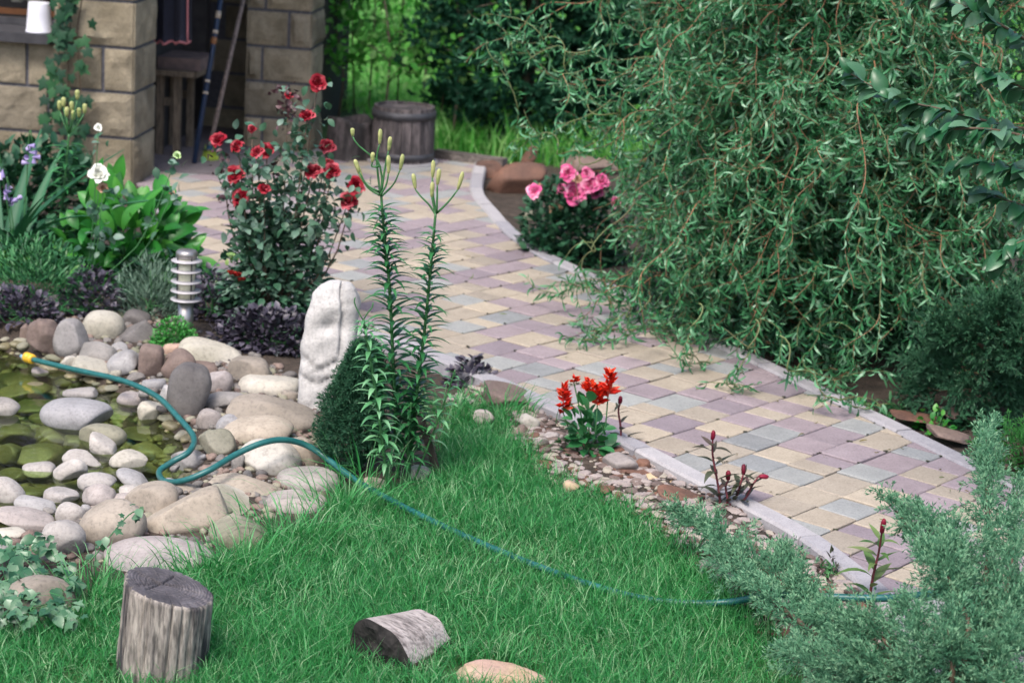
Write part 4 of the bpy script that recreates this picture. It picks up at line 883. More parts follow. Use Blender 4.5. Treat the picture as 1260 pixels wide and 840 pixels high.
def conifer_cone(name, label, cat, B, R, H, mat, n_twig, n_sh, tw_len, sh_len, sh_w, lean=(0, 0), shape=.75, group=None, trunk_r=.012, up=.5, core=None):
    t = thing(name, label, cat, B, group); part('trunk', *tube([B, B+np.array([lean[0]*.5, lean[1]*.5, H*.5]), B+np.array([lean[0], lean[1], H*.95])], [trunk_r, trunk_r*.7, trunk_r*.2], 6), M_BARK, t, True)
    f = rng.random(n_twig)**.8; a = rng.uniform(0, 6.283, n_twig); prof = np.maximum(.05, np.minimum(1, .55+2.2*f)*(1-f)**shape)*(1+.22*np.sin(a*3+f*9)+.16*np.sin(a*7-f*15)+.12*rng.normal(size=n_twig))
    d = nrm(np.stack([np.cos(a), np.sin(a), np.full(n_twig, up)+rng.normal(0, .25, n_twig)], -1)); r_ = prof*R*(.55+.45*rng.random(n_twig)**.5)
    base = B+np.stack([np.cos(a)*r_+lean[0]*f, np.sin(a)*r_+lean[1]*f, .02+f*H*.97], -1)
    k = np.repeat(np.arange(n_twig), n_sh); q = rng.random(len(k)); P = base[k]+d[k]*(tw_len*(q-.35))[:, None]; D = nrm(d[k]*.9+rand_dirs(len(k))*.9)
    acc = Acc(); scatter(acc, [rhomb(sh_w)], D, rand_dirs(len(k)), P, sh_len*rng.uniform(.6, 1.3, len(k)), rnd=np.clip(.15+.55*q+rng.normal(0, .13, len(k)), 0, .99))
    c_ = acc.part('crown', mat, t); tag(c_, kind='stuff')
    return t
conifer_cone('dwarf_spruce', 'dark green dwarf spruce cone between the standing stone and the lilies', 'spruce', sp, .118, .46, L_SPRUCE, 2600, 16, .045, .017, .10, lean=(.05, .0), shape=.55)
a0, a1 = atY(517, 512, LYd-.04), at(541, 590, -.07); d = nrm(a1-a0); s = np.array([1., 0, 0]); q = np.array([0, 1., 0])
V = [p+s*x+q*y for p in (a0, a1) for x, y in ((-.014, -.008), (.014, -.008), (.014, .008), (-.014, .008))]
part('plant_stake', V, [[0, 1, 2, 3], [7, 6, 5, 4], [0, 4, 5, 1], [1, 5, 6, 2], [2, 6, 7, 3], [3, 7, 4, 0]], wood_mat('stake_wood', (.10, .075, .07), (.16, .12, .11), (.06, .045, .04), scale=9), loc=(a1[0], a1[1], a1[2])); tag(bpy.data.objects['plant_stake'], 'dark brown flat wooden stake leaning at the foot of the lilies', 'stake')

# ------------------------------------------------------------------ garden hose
HP = [(40, 442, -.06), (85, 453, -.04), (150, 468, -.01), (192, 487, .0), (218, 512, .0), (238, 537, -.01), (233, 555, -.02), (212, 568, -.05), (196, 580, -.07), (203, 592, -.06), (226, 591, -.02), (258, 578, .02), (290, 559, .05), (322, 545, .08), (350, 541, .08), (378, 548, .05), (405, 566, .01), (440, 592, -.02), (490, 620, -.026), (560, 654, -.030), (640, 688, -.032), (720, 717, -.031), (790, 736, -.028), (850, 742, -.016), (900, 740, .0), (950, 731, .06), (1000, 733, .09), (1050, 735, .10), (1100, 735, .11), (1160, 729, .11), (1215, 729, .09), (1300, 740, .05)]
P = spline([at(*p) for p in HP], 420); R_ = .0110; V, F = tube(P, R_, 12); 
m, n, b, o = new_mat('hose_rubber'); f_ = noise(n, 40, 3); n.links.new(ramp(n, f_, [(.3, (.008, .085, .085)), (.7, (.02, .135, .13))]), b.inputs['Base Color']); b.inputs['Roughness'].default_value = .38
hose = thing('garden_hose', 'teal green garden hose from the pond over the rocks and across the lawn', 'hose', P[0]); part('tube', V, F, m, hose, True)
d = nrm(P[0]-P[3]); e0 = P[0]
def along(p0, d_, prof, seg=16):
    V_, F_ = lathe(prof, seg); M = frames(np.array([[0, 0, 1.]]) if abs(d_[2]) < .9 else np.array([[1., 0, 0]]), np.array([d_]))[0]; return V_ @ M.T+p0, F_
yc = part('connector', *along(e0-d*.005, d, [(.014, 0), (.020, .003), (.021, .022), (.017, .025), (.017, .029), (.021, .032), (.021, .050), (.015, .055)]), plain_mat('yellow_plastic', (.72, .42, .03), .4), hose, True)
part('nozzle', *along(e0+d*.05, d, [(.012, 0), (.0125, .012), (.008, .02), (.008, .03)]), plain_mat('blue_plastic', (.25, .45, .6), .4), yc, True)

# ------------------------------------------------------------------ upright stump and split log
B = at(187, 846, -.06); s_ = scale_at(B); R0 = 56/s_; H0 = 118/s_*.95
seg, nr = 180, 40; V = []; a = np.arange(seg)*2*math.pi/seg
crk = np.sum([-.008*np.exp(-((np.angle(np.exp(1j*(a-c_))))/.018)**2) for c_ in rng.uniform(0, 6.28, 26)], 0)
for q in range(nr):
    t_ = q/(nr-1); P3 = np.column_stack([np.cos(a)*1.3, np.sin(a)*1.3, np.full(seg, t_*.6)]); r_ = R0*(1.0-.01*t_)+.006*wob(P3, 61, 1.5)+.004*wob(P3*[3, 3, .8], 62, 2)+.0028*np.abs(wob(P3*[9, 9, 2.2], 63, 2))-.002*np.abs(wob(P3*[16, 16, 4], 64, 2))+crk
    if q == nr-1: r_ = r_-.005
    z = B[2]+H0*t_+t_*(-.030*np.cos(a)-.0*np.sin(a)); V.append(np.column_stack([B[0]+t_*8/s_+r_*np.cos(a), B[1]+R0+r_*np.sin(a), z]))
side = np.concatenate(V); i = np.arange(nr-1)[:, None]*seg; j = np.arange(seg)[None]; k = (j+1) % seg
stump = thing('tree_stump', 'upright weathered grey brown log stump standing on the lawn at the lower left', 'stump', (B[0], B[1]+R0, B[2]))
M_STUMP = wood_mat('weathered_bark', (.19, .165, .145), (.40, .36, .32), (.045, .04, .045), scale=6, patch=.49)
part('trunk', side, np.stack([i+j, i+k, i+seg+k, i+seg+j], -1).reshape(-1, 4), M_STUMP, stump, True)
top = V[-1]; cen = top.mean(0)+np.array([-.02, .01, .002]); rings = [top]; nr2 = 14
rc = rng.uniform(0, 6.28, 9); rl = rng.uniform(.3, .9, 9)
for q in range(1, nr2):
    f = 1-q/nr2; ring = cen+(top-cen)*f; dz = .003*np.cos(f*50)*.4-sum(.010*np.exp(-((np.angle(np.exp(1j*(a-c_))))*f/.022)**2)*(f < l_) for c_, l_ in zip(rc, rl)); ring[:, 2] += np.maximum(dz, -.012)+.002; rings.append(ring)
TV = np.concatenate(rings+[cen[None]]); i = np.arange(nr2-1)[:, None]*seg
m, n, b, o = new_mat('cut_wood'); tc = n.nodes.new('ShaderNodeTexCoord'); mp = n.nodes.new('ShaderNodeMapping'); n.links.new(tc.outputs['Object'], mp.inputs[0]); mp.inputs['Location'].default_value = (-float(cen[0]-B[0]), -float(cen[1]-B[1]-R0), 0); mp.inputs['Scale'].default_value = (1, 1, .1)
wv = node(n, 'ShaderNodeTexWave', wave_type='RINGS', rings_direction='Z', Scale=38., Distortion=3., Detail=3.); n.links.new(mp.outputs[0], wv.inputs[0]); f1 = noise(n, 14, 5, .65); f2 = noise(n, 80, 4)
c = ramp(n, f1, [(.3, (.045, .04, .046)), (.55, (.10, .09, .10)), (.75, (.24, .22, .23))]); c = mixc(n, .4, c, ramp(n, wv.outputs['Fac'], [(.2, (.5, .5, .5)), (.7, (1.1, 1.1, 1.1))]), 'MULTIPLY'); c = mixc(n, .5, c, ramp(n, f2, [(.35, (.5, .5, .5)), (.6, (1.1, 1.1, 1.1))]), 'MULTIPLY')
n.links.new(c, b.inputs['Base Color']); b.inputs['Roughness'].default_value = .75; bump(n, b, math_(n, 'ADD', wv.outputs['Fac'], f2), .4, .004); M_CUT = m
part('cut_top', TV, [np.stack([i+j, i+k, i+seg+k, i+seg+j], -1).reshape(-1, 4), np.array([[(nr2-1)*seg+q, (nr2-1)*seg+(q+1) % seg, nr2*seg] for q in range(seg)])], M_CUT, stump, False)
# split log: flat pale face up, round bark below, charred end towards the camera's left
A = at(468, 828, -.06); s_ = scale_at(A); ax = nrm(np.array([.50, .87, 0.])); sd = np.array([ax[1], -ax[0], 0]); L = .25
prof = [(-.105, .075), (-.085, .128), (-.035, .150), (.045, .118), (.092, .068), (.100, .045), (.095, .0), (.03, -.03), (-.06, -.03), (-.105, .02)]
prof = spline(prof+[prof[0]], 49)[:-1]; n_p = len(prof); V = []; NS = 18; top_k = [k for k in range(n_p) if k < n_p*.44]
for q in range(NS):
    t_ = q/(NS-1); taper = 1-.22*t_
    for k, (x, z) in enumerate(prof):
        g_ = np.array([[x*14, z*14, t_*1.2]]); e_ = .006*float(wob(g_, 77, 2.)[0])+.003*float(wob(np.array([[x*60, z*60, t_*2.]]), 78, 1.5)[0]); on = k < n_p*.44
        V.append(A+ax*(L*t_+(.012*float(wob(np.array([[x*40, z*40, 0]]), 79, 1.)[0]) if q in (0, NS-1) else 0))+sd*x*(taper-.25*max(0, t_-.55)*(x > .0))+np.array([0, 0, z*taper*(1-.12*t_)+(e_*.6 if on else e_)]))
log = thing('split_log', 'short split log with pale weathered flat face and charred end on the lawn', 'log', A)
Fp = [[q*n_p+k, q*n_p+(k+1) % n_p, (q+1)*n_p+(k+1) % n_p, (q+1)*n_p+k] for q in range(NS-1) for k in range(n_p)]
part('flat_face', V, [f[::-1] for f in Fp if f[0] % n_p in top_k], wood_mat('pale_wood', (.30, .26, .24), (.50, .44, .42), (.17, .14, .13), axis='X', scale=7, patch=.38), log)
part('rough_side', V, [f[::-1] for f in Fp if f[0] % n_p not in top_k]+[[(NS-1)*n_p+k for k in range(n_p)]], wood_mat('split_wood', (.16, .11, .07), (.30, .22, .15), (.07, .05, .04), axis='X', scale=7), log)
E0 = np.array(V[:n_p]); c0 = E0.mean(0); rings = [E0]+[c0+(E0-c0)*f+ax*(.012*wob((E0-c0)*f*60, 70, 1.)+.006*wob((E0-c0)*f*160, 71, 1.))[:, None] for q, f in enumerate((.8, .6, .4, .2))]
part('charred_end', np.vstack(rings+[c0[None]]), [[q*n_p+k, q*n_p+(k+1) % n_p, (q+1)*n_p+(k+1) % n_p, (q+1)*n_p+k] for q in range(4) for k in range(n_p)]+[[4*n_p+k, 4*n_p+(k+1) % n_p, 5*n_p] for k in range(n_p)], plain_mat('charred_wood', (.028, .025, .024), .95, c2=(.004, .004, .004), scale=45, bstr=1.), log)

# ------------------------------------------------------------------ contorted willow over the path
WB = at(1035, 425, 0.)+np.array([.0, .5, -.06]); WB[2] = -.06
willow = thing('contorted_willow', 'large contorted willow with curled grey green leaves hanging over the path', 'tree', WB)
tp = spline([WB, WB+[.03, .02, .5], WB+[-.04, .05, 1.1], WB+[.05, .0, 1.8], WB+[.0, .04, 2.6]], 24)
part('trunk', *tube(tp, np.linspace(.075, .03, 24), 10), M_BARK, willow, True)
def contort(p, d, L, n_, grav, wig, seed):
    r = np.random.default_rng(seed); P = [np.array(p, float)]; d = nrm(d); ph = r.uniform(0, 6.28, 4); fr_ = r.uniform(5., 11., 2); u_ = nrm(np.cross(d, [.3, .1, 1])); st = L/n_
    for k in range(n_):
        s_ = k*st; v_ = np.cross(d, u_); u_ = nrm(np.cross(v_, d))
        w_ = u_*math.sin(s_*fr_[0]*1.6+ph[0])+np.cross(d, u_)*math.cos(s_*fr_[1]*1.5+ph[1]); g = grav*(k/n_)
        d = nrm(d+w_*wig*st*9+np.array([0, 0, -1])*g*st*2.2); q = P[-1]+d*st
        if q[2] < .02+.05*r.random(): d[2] = abs(d[2])*.1; q = P[-1]+nrm(d)*st
        P.append(q)
    return np.array(P)
def project(P):
    q = np.asarray(P)-np.array([0, 0, CAM_H]); d_ = q @ FW; return 630+F_PX*(q @ RT)/d_, 420-F_PX*(q @ UPV)/d_, d_
CURL = [curl_leaf(1., .145, 5, tn, bd, k) for k, (tn, bd) in enumerate([(.5, 1.0), (.8, 1.6), (.3, .6), (1.0, 2.2), (.6, 2.6), (.4, 1.3), (.7, .4), (.9, 1.9)])]
def leaves_on(P, step, size, keep=1.):
    d_ = np.concatenate([[0], np.cumsum(np.linalg.norm(np.diff(P, axis=0), axis=1))]); n_ = max(1, int(d_[-1]/step)); s_ = (np.arange(n_)+rng.random(n_))*step; s_ = s_[(s_ < d_[-1]) & (s_ > d_[-1]*.08)]
    Q = np.stack([np.interp(s_, d_, P[:, k]) for k in range(3)], -1); T = np.stack([np.interp(s_, d_, np.gradient(P[:, k])) for k in range(3)], -1)
    D = nrm(nrm(T)*.55+rand_dirs(len(Q))*.75+np.array([0, 0, -.35])); return Q, D
twigs, twigs_g = Acc(), Acc(); LP, LD = [], []; nb = 0
front = math.atan2(-1., -.55)                    # azimuth towards the camera and the path
for k in range(480):
    h = .15+2.3*rng.random()**.75; a = front-.12+rng.normal(0, 1.1) if rng.random() < .88 else rng.uniform(0, 6.28)
    if rng.random() < .2: a, h = math.radians(rng.normal(-62, 22)), .2+1.2*rng.random()
    i_ = min(23, int(h/2.6*23)); p0 = tp[i_]; reach = rng.uniform(.55, 1.55)*(1.-.10*abs(h-1.3)); el = rng.uniform(.0, .75)-(.35 if h > 1.7 else 0)
    L = reach*rng.uniform(1.15, 1.6); d0 = np.array([math.cos(a)*math.cos(el), math.sin(a)*math.cos(el), math.sin(el)])
    P = contort(p0+rng.normal(0, .04, 3), d0, L, 46, rng.uniform(.35, 1.5), rng.uniform(.50, 1.05), 5000+k)
    if (P[:, 2].max() > 3.0): continue
    pu, pv, _ = project(P); bad = np.where((pu < 772) & (pv > 185) & (pv < 335))[0]        # pruned clear of the pink rose bush
    if len(bad):
        if bad[0] < 20: continue
        P = P[:bad[0]]
    (twigs if rng.random() < .72 else twigs_g).add(*tube(P, np.linspace(.006, .0013, len(P)), 5)); nb += 1
    Q, D = leaves_on(P[12:], .0155, 1); LP.append(Q); LD.append(D)
    for q in range(9):
        i_ = int(rng.integers(10, len(P)-1)); S = contort(P[i_], nrm(nrm(P[min(i_+1, len(P)-1)]-P[i_])*.5+rand_dirs(1)[0]*.9+[0, 0, -.2]), rng.uniform(.14, .38), 14, rng.uniform(.5, 2.5), rng.uniform(.5, 1.1), 90000+k*20+q)
        (twigs if rng.random() < .5 else twigs_g).add(*tube(S, np.linspace(.0022, .0009, len(S)), 4)); Q, D = leaves_on(S, .0118, 1); LP.append(Q); LD.append(D)
# long shoots that stick out of the outline towards the path
for pix, Y in [([(760, 120), (720, 140), (690, 160), (655, 165), (640, 150), (622, 95), (612, 60)], 9.6), ([(760, 60), (700, 60), (660, 66), (640, 70), (618, 40), (598, 20)], 9.8), ([(760, 150), (720, 120), (690, 60), (660, 40), (610, 10)], 9.5), ([(780, 250), (740, 290), (720, 330), (712, 390)], 9.1), ([(860, 380), (850, 420), (842, 450)], 8.5), ([(930, 400), (920, 440), (900, 470), (918, 492)], 8.2), ([(960, 420), (985, 460), (1040, 490), (1062, 515), (1075, 518)], 8.0), ([(800, 370), (760, 395), (735, 412), (722, 420)], 8.9), ([(745, 200), (700, 190), (668, 165), (650, 178)], 9.4)]:
    P = spline([atY(u_, v_, Y+.03*k) for k, (u_, v_) in enumerate(pix)], 40); P = P+np.column_stack([.02*np.sin(np.arange(40)*.7), .03*np.cos(np.arange(40)*.55), .02*np.sin(np.arange(40)*.6+1)]); P[:, 2] = np.maximum(P[:, 2], .03)
    twigs_g.add(*tube(P, np.linspace(.0036, .0014, 40), 5)); Q, D = leaves_on(P[4:], .017, 1); LP.append(Q); LD.append(D)
    for q in range(6):
        i_ = int(rng.integers(6, 39)); S = contort(P[i_], nrm(rand_dirs(1)[0]+[0, 0, -.3]), rng.uniform(.08, .22), 10, 1.5, 1., 400000+q+int(pix[0][0])); twigs_g.add(*tube(S, np.linspace(.0026, .0011, len(S)), 4)); Q, D = leaves_on(S, .017, 1); LP.append(Q); LD.append(D)
LP, LD = np.concatenate(LP), np.concatenate(LD); pu, pv, _ = project(LP); keep_ = ~((pu > 625) & (pu < 752) & (pv > 198) & (pv < 322) & (rng.random(len(LP)) < .93)); LP, LD = LP[keep_], LD[keep_]
twigs.part('branches', M_TWIG, willow, True); twigs_g.part('young_branches', M_TWIGG, willow, True)
dcam = np.linalg.norm(LP-np.array([0, 0, CAM_H]), axis=1); uv = np.array([inframe(p[:2], p[2]) for p in LP]); vis = (uv[:, 0] > 0) & (uv[:, 0] < 1260) & (uv[:, 1] > 0) & (uv[:, 1] < 840)
order = np.argsort(np.where(vis, dcam, 99)); near = order[:280]; rest = order[280:]
acc = Acc(); sz = rng.uniform(.030, .086, len(LP)); scatter(acc, CURL, LD[rest], rand_dirs(len(rest)), LP[rest], sz[rest], rnd=np.clip(rng.beta(1.6, 1.9, len(rest))*.8+.14*wob(LP[rest], 71, 4.5)+.08*wob(LP[rest], 72, 11)+.08, 0, .99))
tag(acc.part('foliage', L_WILLOW, willow, True), kind='stuff')
leaf_objs('leaf', tmeshes('willow_leaf', CURL, L_WILLOW), LD[near], rand_dirs(280), LP[near], sz[near], willow)
# inner leaves that close the crown, its inner shade put into their darker green
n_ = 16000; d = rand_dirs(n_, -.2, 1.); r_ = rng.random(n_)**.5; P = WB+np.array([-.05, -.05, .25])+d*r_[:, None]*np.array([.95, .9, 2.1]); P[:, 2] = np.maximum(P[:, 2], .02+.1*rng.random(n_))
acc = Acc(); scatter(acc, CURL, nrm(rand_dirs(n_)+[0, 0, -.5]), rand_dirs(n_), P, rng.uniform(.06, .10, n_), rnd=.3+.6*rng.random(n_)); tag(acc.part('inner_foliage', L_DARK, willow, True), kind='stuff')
print('willow leaves', len(LP), nb)

# ------------------------------------------------------------------ broad-leaved branch coming in from the right
TB = np.array([2.25, 6.9, -.06])
btree = thing('young_broadleaf_tree', 'broad leaved tree whose grey green leafy branches reach in at the upper right edge', 'tree', TB)
bt = spline([TB, TB+[-.02, .03, .8], TB+[-.05, 0, 1.6], TB+[-.02, .05, 2.6]], 16); part('trunk', *tube(bt, np.linspace(.05, .02, 16), 9), M_BARK, btree, True)
TBL = tmeshes('broad_leaf', [leaf_t(1, .56, 6, 3, d_, .22, 0, seed=k, peak=.38, tip=.8, wave=.03) for k, d_ in enumerate([.3, .7, .1, .5])], L_BROAD)
for pix, Y, nl in [([(1330, 170), (1240, 155), (1160, 135), (1100, 120), (1045, 90)], 6.75, 24), ([(1330, 190), (1250, 165), (1190, 158), (1130, 165), (1120, 170)], 6.65, 22), ([(1330, 90), (1280, 60), (1230, 30), (1180, 5), (1130, -10)], 6.8, 22), ([(1330, 130), (1290, 120), (1240, 100), (1195, 75)], 6.7, 18), ([(1330, 230), (1285, 215), (1240, 205), (1180, 200)], 6.75, 18), ([(1330, 300), (1290, 290), (1250, 300), (1222, 322)], 6.7, 15), ([(1330, 260), (1280, 255), (1250, 250), (1210, 235)], 6.85, 12), ([(1330, 20), (1290, 0), (1240, -10), (1200, -20)], 6.7, 12)]:
    ctrl = [atY(u_, v_, Y+.04*math.sin(q*2)) for q, (u_, v_) in enumerate(pix)]; root = bt[int(np.argmin(np.abs(bt[:, 2]-(ctrl[0][2]-.15))))]
    P = spline([root]+ctrl, 40); br = part('branch', *tube(P, np.linspace(.008, .0018, 40), 6), M_STEMB, btree, True)
    nl = int(nl*2.2)
    for q in range(nl):
        f = .30+.70*(q+rng.random())/nl; x = f*39; i_ = min(38, int(x)); p = P[i_]+(P[i_+1]-P[i_])*(x-i_); T = nrm(P[i_+1]-P[i_]); sd_ = (1 if q % 2 else -1)
        d = nrm(T*.7+np.array([0, -1, 0])*sd_*.45+np.array([0, 0, 1])*sd_*.35+rand_dirs(1)[0]*.45+[0, 0, -.3]); nn = nrm(np.array([-.15, -.45, 1.])+rand_dirs(1)[0]*.6)
        obj('leaf', TBL[q % 4], br, p, frames(d[None], nn[None])[0]*rng.uniform(.060, .095))

# ------------------------------------------------------------------ spreading juniper at the lower right, dark juniper and bright conifer by the willow
def juniper(name, label, limbs, mat, plume_len=.10, step=.012, sh=.011, per=13, group=None, B=None, sub=.55, w_=.16, droop=-.0, tip_bright=True):
    B = np.array(B if B is not None else limbs[0][0][0]); t = thing(name, label, 'juniper', B, group); wood, acc = Acc(), Acc(); PP, DD, RR = [], [], []
    for pts, spread in limbs:
        P = spline(pts, 60); L = np.linalg.norm(np.diff(P, axis=0), axis=1).sum(); wood.add(*tube(P, np.linspace(.012, .002, 60), 6)); n_ = int(L/step)
        for q in range(n_):
            f = (q+rng.random())/n_; x = f*59; i_ = min(58, int(x)); p = P[i_]+(P[i_+1]-P[i_])*(x-i_); T = nrm(P[i_+1]-P[i_]); rd = nrm(rand_dirs(1)[0]*[1, 1, .8]+[0, 0, .25])
            ln = plume_len*spread*rng.uniform(.55, 1.25)*min(1., .45+f*1.2)*(1-.45*max(0, f-.75)/.25); d = nrm(T*.75+rd*(1.0-.45*f)); pd = p+d*ln
            k_ = max(4, int(per*ln/.10)); tt = rng.random(k_); cc = p+(pd-p)*tt[:, None]+np.array([0, 0, droop])*tt[:, None]**2
            for z in range(k_):                 # side branchlets, each a row of scale-leaf shoots
                bd = nrm(d*.9+rand_dirs(1)[0]*.8); bl = ln*sub*(1-.55*tt[z])*rng.uniform(.5, 1.); m_ = max(3, int(bl/.0055)); s_ = rng.random(m_)
                PP.append(cc[z]+bd*(bl*s_)[:, None]); DD.append(nrm(bd*1.1+rand_dirs(m_)*.65)); RR.append(np.clip(-.02+.50*s_*tt[z]+.26*tt[z]+rng.normal(0, .11, m_)+.10*math.sin(q*.9), 0, .99))  # index falls towards the limb: gap shade and tip highlights put into colour
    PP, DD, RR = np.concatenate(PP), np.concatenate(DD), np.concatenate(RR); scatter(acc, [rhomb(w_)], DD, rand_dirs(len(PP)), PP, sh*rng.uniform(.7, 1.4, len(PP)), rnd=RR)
    wood.part('branches', M_STEMB, t, True); tag(acc.part('foliage', mat, t), kind='stuff'); print(name, len(PP)); return t
JB = np.array([1.13, 5.0, -.05])
def jl(*px): return [JB+rng.normal(0, .02, 3)*[1, 1, 0]]+[at(u_, v_, z_) for u_, v_, z_ in px]
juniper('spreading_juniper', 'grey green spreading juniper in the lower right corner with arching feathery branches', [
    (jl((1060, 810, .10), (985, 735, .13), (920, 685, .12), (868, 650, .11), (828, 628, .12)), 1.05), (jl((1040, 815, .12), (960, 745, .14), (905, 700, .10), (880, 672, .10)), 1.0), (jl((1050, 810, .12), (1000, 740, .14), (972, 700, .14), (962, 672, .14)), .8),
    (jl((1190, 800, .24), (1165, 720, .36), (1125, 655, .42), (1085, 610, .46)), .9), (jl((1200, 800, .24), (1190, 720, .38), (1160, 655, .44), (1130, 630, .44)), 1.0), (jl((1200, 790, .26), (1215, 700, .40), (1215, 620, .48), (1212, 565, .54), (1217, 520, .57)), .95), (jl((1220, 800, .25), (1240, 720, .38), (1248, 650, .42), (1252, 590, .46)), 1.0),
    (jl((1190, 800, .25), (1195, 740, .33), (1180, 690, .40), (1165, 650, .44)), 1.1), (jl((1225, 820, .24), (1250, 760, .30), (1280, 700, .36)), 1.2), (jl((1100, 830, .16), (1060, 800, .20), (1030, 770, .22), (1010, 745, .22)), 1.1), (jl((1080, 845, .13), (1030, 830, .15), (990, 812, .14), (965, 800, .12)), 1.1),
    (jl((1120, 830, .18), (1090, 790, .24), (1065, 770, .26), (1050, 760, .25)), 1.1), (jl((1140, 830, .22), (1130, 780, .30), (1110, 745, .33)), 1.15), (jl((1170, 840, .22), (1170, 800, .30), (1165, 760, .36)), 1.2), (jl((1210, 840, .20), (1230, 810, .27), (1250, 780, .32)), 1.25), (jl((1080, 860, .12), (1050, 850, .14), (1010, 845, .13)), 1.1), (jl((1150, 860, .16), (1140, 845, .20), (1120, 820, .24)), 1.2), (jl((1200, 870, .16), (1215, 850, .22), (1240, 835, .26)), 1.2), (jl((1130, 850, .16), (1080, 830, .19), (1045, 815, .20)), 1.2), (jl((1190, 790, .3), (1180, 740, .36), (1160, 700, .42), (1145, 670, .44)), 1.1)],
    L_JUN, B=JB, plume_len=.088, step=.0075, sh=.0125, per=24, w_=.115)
DB = at(1235, 470, 0)+[.15, .2, -.06]
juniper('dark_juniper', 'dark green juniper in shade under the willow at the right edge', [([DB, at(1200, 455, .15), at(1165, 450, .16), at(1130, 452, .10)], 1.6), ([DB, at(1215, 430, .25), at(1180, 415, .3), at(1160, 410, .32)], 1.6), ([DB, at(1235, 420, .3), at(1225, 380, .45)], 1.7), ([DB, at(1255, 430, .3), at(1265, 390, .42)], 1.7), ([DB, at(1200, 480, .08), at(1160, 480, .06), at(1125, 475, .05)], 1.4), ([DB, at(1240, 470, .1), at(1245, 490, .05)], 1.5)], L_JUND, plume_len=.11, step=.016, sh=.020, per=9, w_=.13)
EB = at(1262, 588, -.06)
juniper('low_bright_conifer', 'low bright green feathery conifer by the path at the right edge', [([EB, at(1250, 560, .06), at(1225, 545, .1), at(1205, 548, .06)], 1.1), ([EB, at(1255, 550, .12), at(1240, 525, .17)], 1.1), ([EB, at(1270, 555, .12), at(1268, 530, .16)], 1.1), ([EB, at(1240, 575, .04), at(1215, 572, .03)], 1.0), ([EB, at(1262, 560, .12), at(1255, 540, .18)], 1.1), ([EB, at(1285, 560, .08), at(1300, 545, .1)], 1.1)], L_JUNB, plume_len=.09, step=.016, sh=.015, per=9, w_=.13)

# ------------------------------------------------------------------ red salvia and celosias along the kerb
def salvia(u, v, label):
    B = at(u, v, -.05); s_ = scale_at(B); t = thing('salvia', label, 'flower', B)
    P, D, N = bush_leaves(130, B, (.10, .08), .21, .3, .3); acc = Acc(); leaf_objs('leaf', tmeshes('salvia_leaf', T_SMALL, L_LILY), D, N, P, rng.uniform(.035, .07, 130), t)
    spikes = [(693, 508, 472, 1.), (735, 498, 475, 1.25), (748, 488, 458, 1.3), (724, 482, 468, .7), (706, 470, 465, .45)]; tips = []
    for u_, v0, v1, w_ in spikes:
        Y = B[1]+rng.uniform(-.04, .04); p0, p1 = atY(u_, v0, Y), atY(u_+rng.uniform(-2, 3), v1, Y); tips.append(p0)
        n_ = int(34*max(.4, w_)); f = rng.random(n_); a = rng.uniform(0, 6.28, n_); d = nrm(np.stack([np.cos(a), np.sin(a), .35+.5*f], -1)); ac = Acc()
        scatter(ac, [rhomb(.20, .15)], d, rand_dirs(n_), p0+(p1-p0)*f[:, None], .045*w_**.4*(1.1-.45*f)); ac.add(*tube([p0, p1], [.003, .0015], 5)); ac.part('flower_spike', P_SALVIA, t, True)
    stems_part(t, B, np.array(tips), M_STEMG, .004, .0025)
salvia(722, 562, 'bushy salvia with bright orange red flower spikes beside the kerb')
def celosia(label, u, v, stems, mat, plume_h=.03):
    B = at(u, v, -.05); t = thing('celosia', label, 'flower', B, 'celosias along the kerb'); tm = tmeshes('celosia_leaf', T_LANCE, mat)
    for (pix, nl, L) in stems:
        P = spline([B]+[atY(u_, v_, B[1]+rng.uniform(-.02, .02)) for u_, v_ in pix], 30); part('stem', *tube(P, np.linspace(.005, .003, 30), 7), M_STEMR, t, True)
        for k in range(nl):
            f = .18+.75*k/nl; p = P[int(f*29)]; a = k*2.4; d = np.array([math.cos(a), math.sin(a), rng.uniform(.5, 1.1)]); obj('leaf', tm[k % 3], t, p, frames(d[None], np.array([[0, 0, 1.]]))[0]*L*rng.uniform(.6, 1.1)*(1.1-.5*f)*1.55)
        d = nrm(P[-1]-P[-4]); V, F = along(P[-1]-d*.004, d, [(.002, 0), (.007, plume_h*.15), (.0085, plume_h*.5), (.008, plume_h*.8), (.004, plume_h)], 14); V = V+nrm(V-V.mean(0))*(.0022*wob(V*160, 5, 1.))[:, None]; part('flower_plume', V, F, P_CRIM, t, True)
celosia('small dark celosia right beside the red salvia', 762, 556, [([(764, 530), (761, 506), (763, 496)], 8, .06)], L_CEL, .036)
celosia('bronze leaved celosia with three crimson plumes in the middle of the kerb', 888, 634, [([(884, 600), (877, 560), (877, 540)], 16, .075), ([(905, 612), (912, 592), (915, 582)], 12, .07), ([(915, 615), (925, 598), (934, 585)], 10, .07), ([(895, 618), (893, 600), (896, 590)], 9, .07)], L_CEL, .036)
celosia('green leaved celosia with a broad dark red crest rising out of the juniper', 1067, 762, [([(1073, 715), (1081, 680), (1085, 655)], 15, .085)], L_CELG, .055)
acc = Acc(); B = at(1010, 716, -.04); leafy('red_leaf_seedling', 'tiny dark red leaved seedling between kerb and juniper', 'plant', 1018, 722, 26, 30, L_CEL, 40, .03, T_LANCE)
leafy('purple_basil', 'purple leaved plant against the kerb behind the lilies', 'plant', 582, 474, 66, 40, L_PURP, 260, .038, group=None)

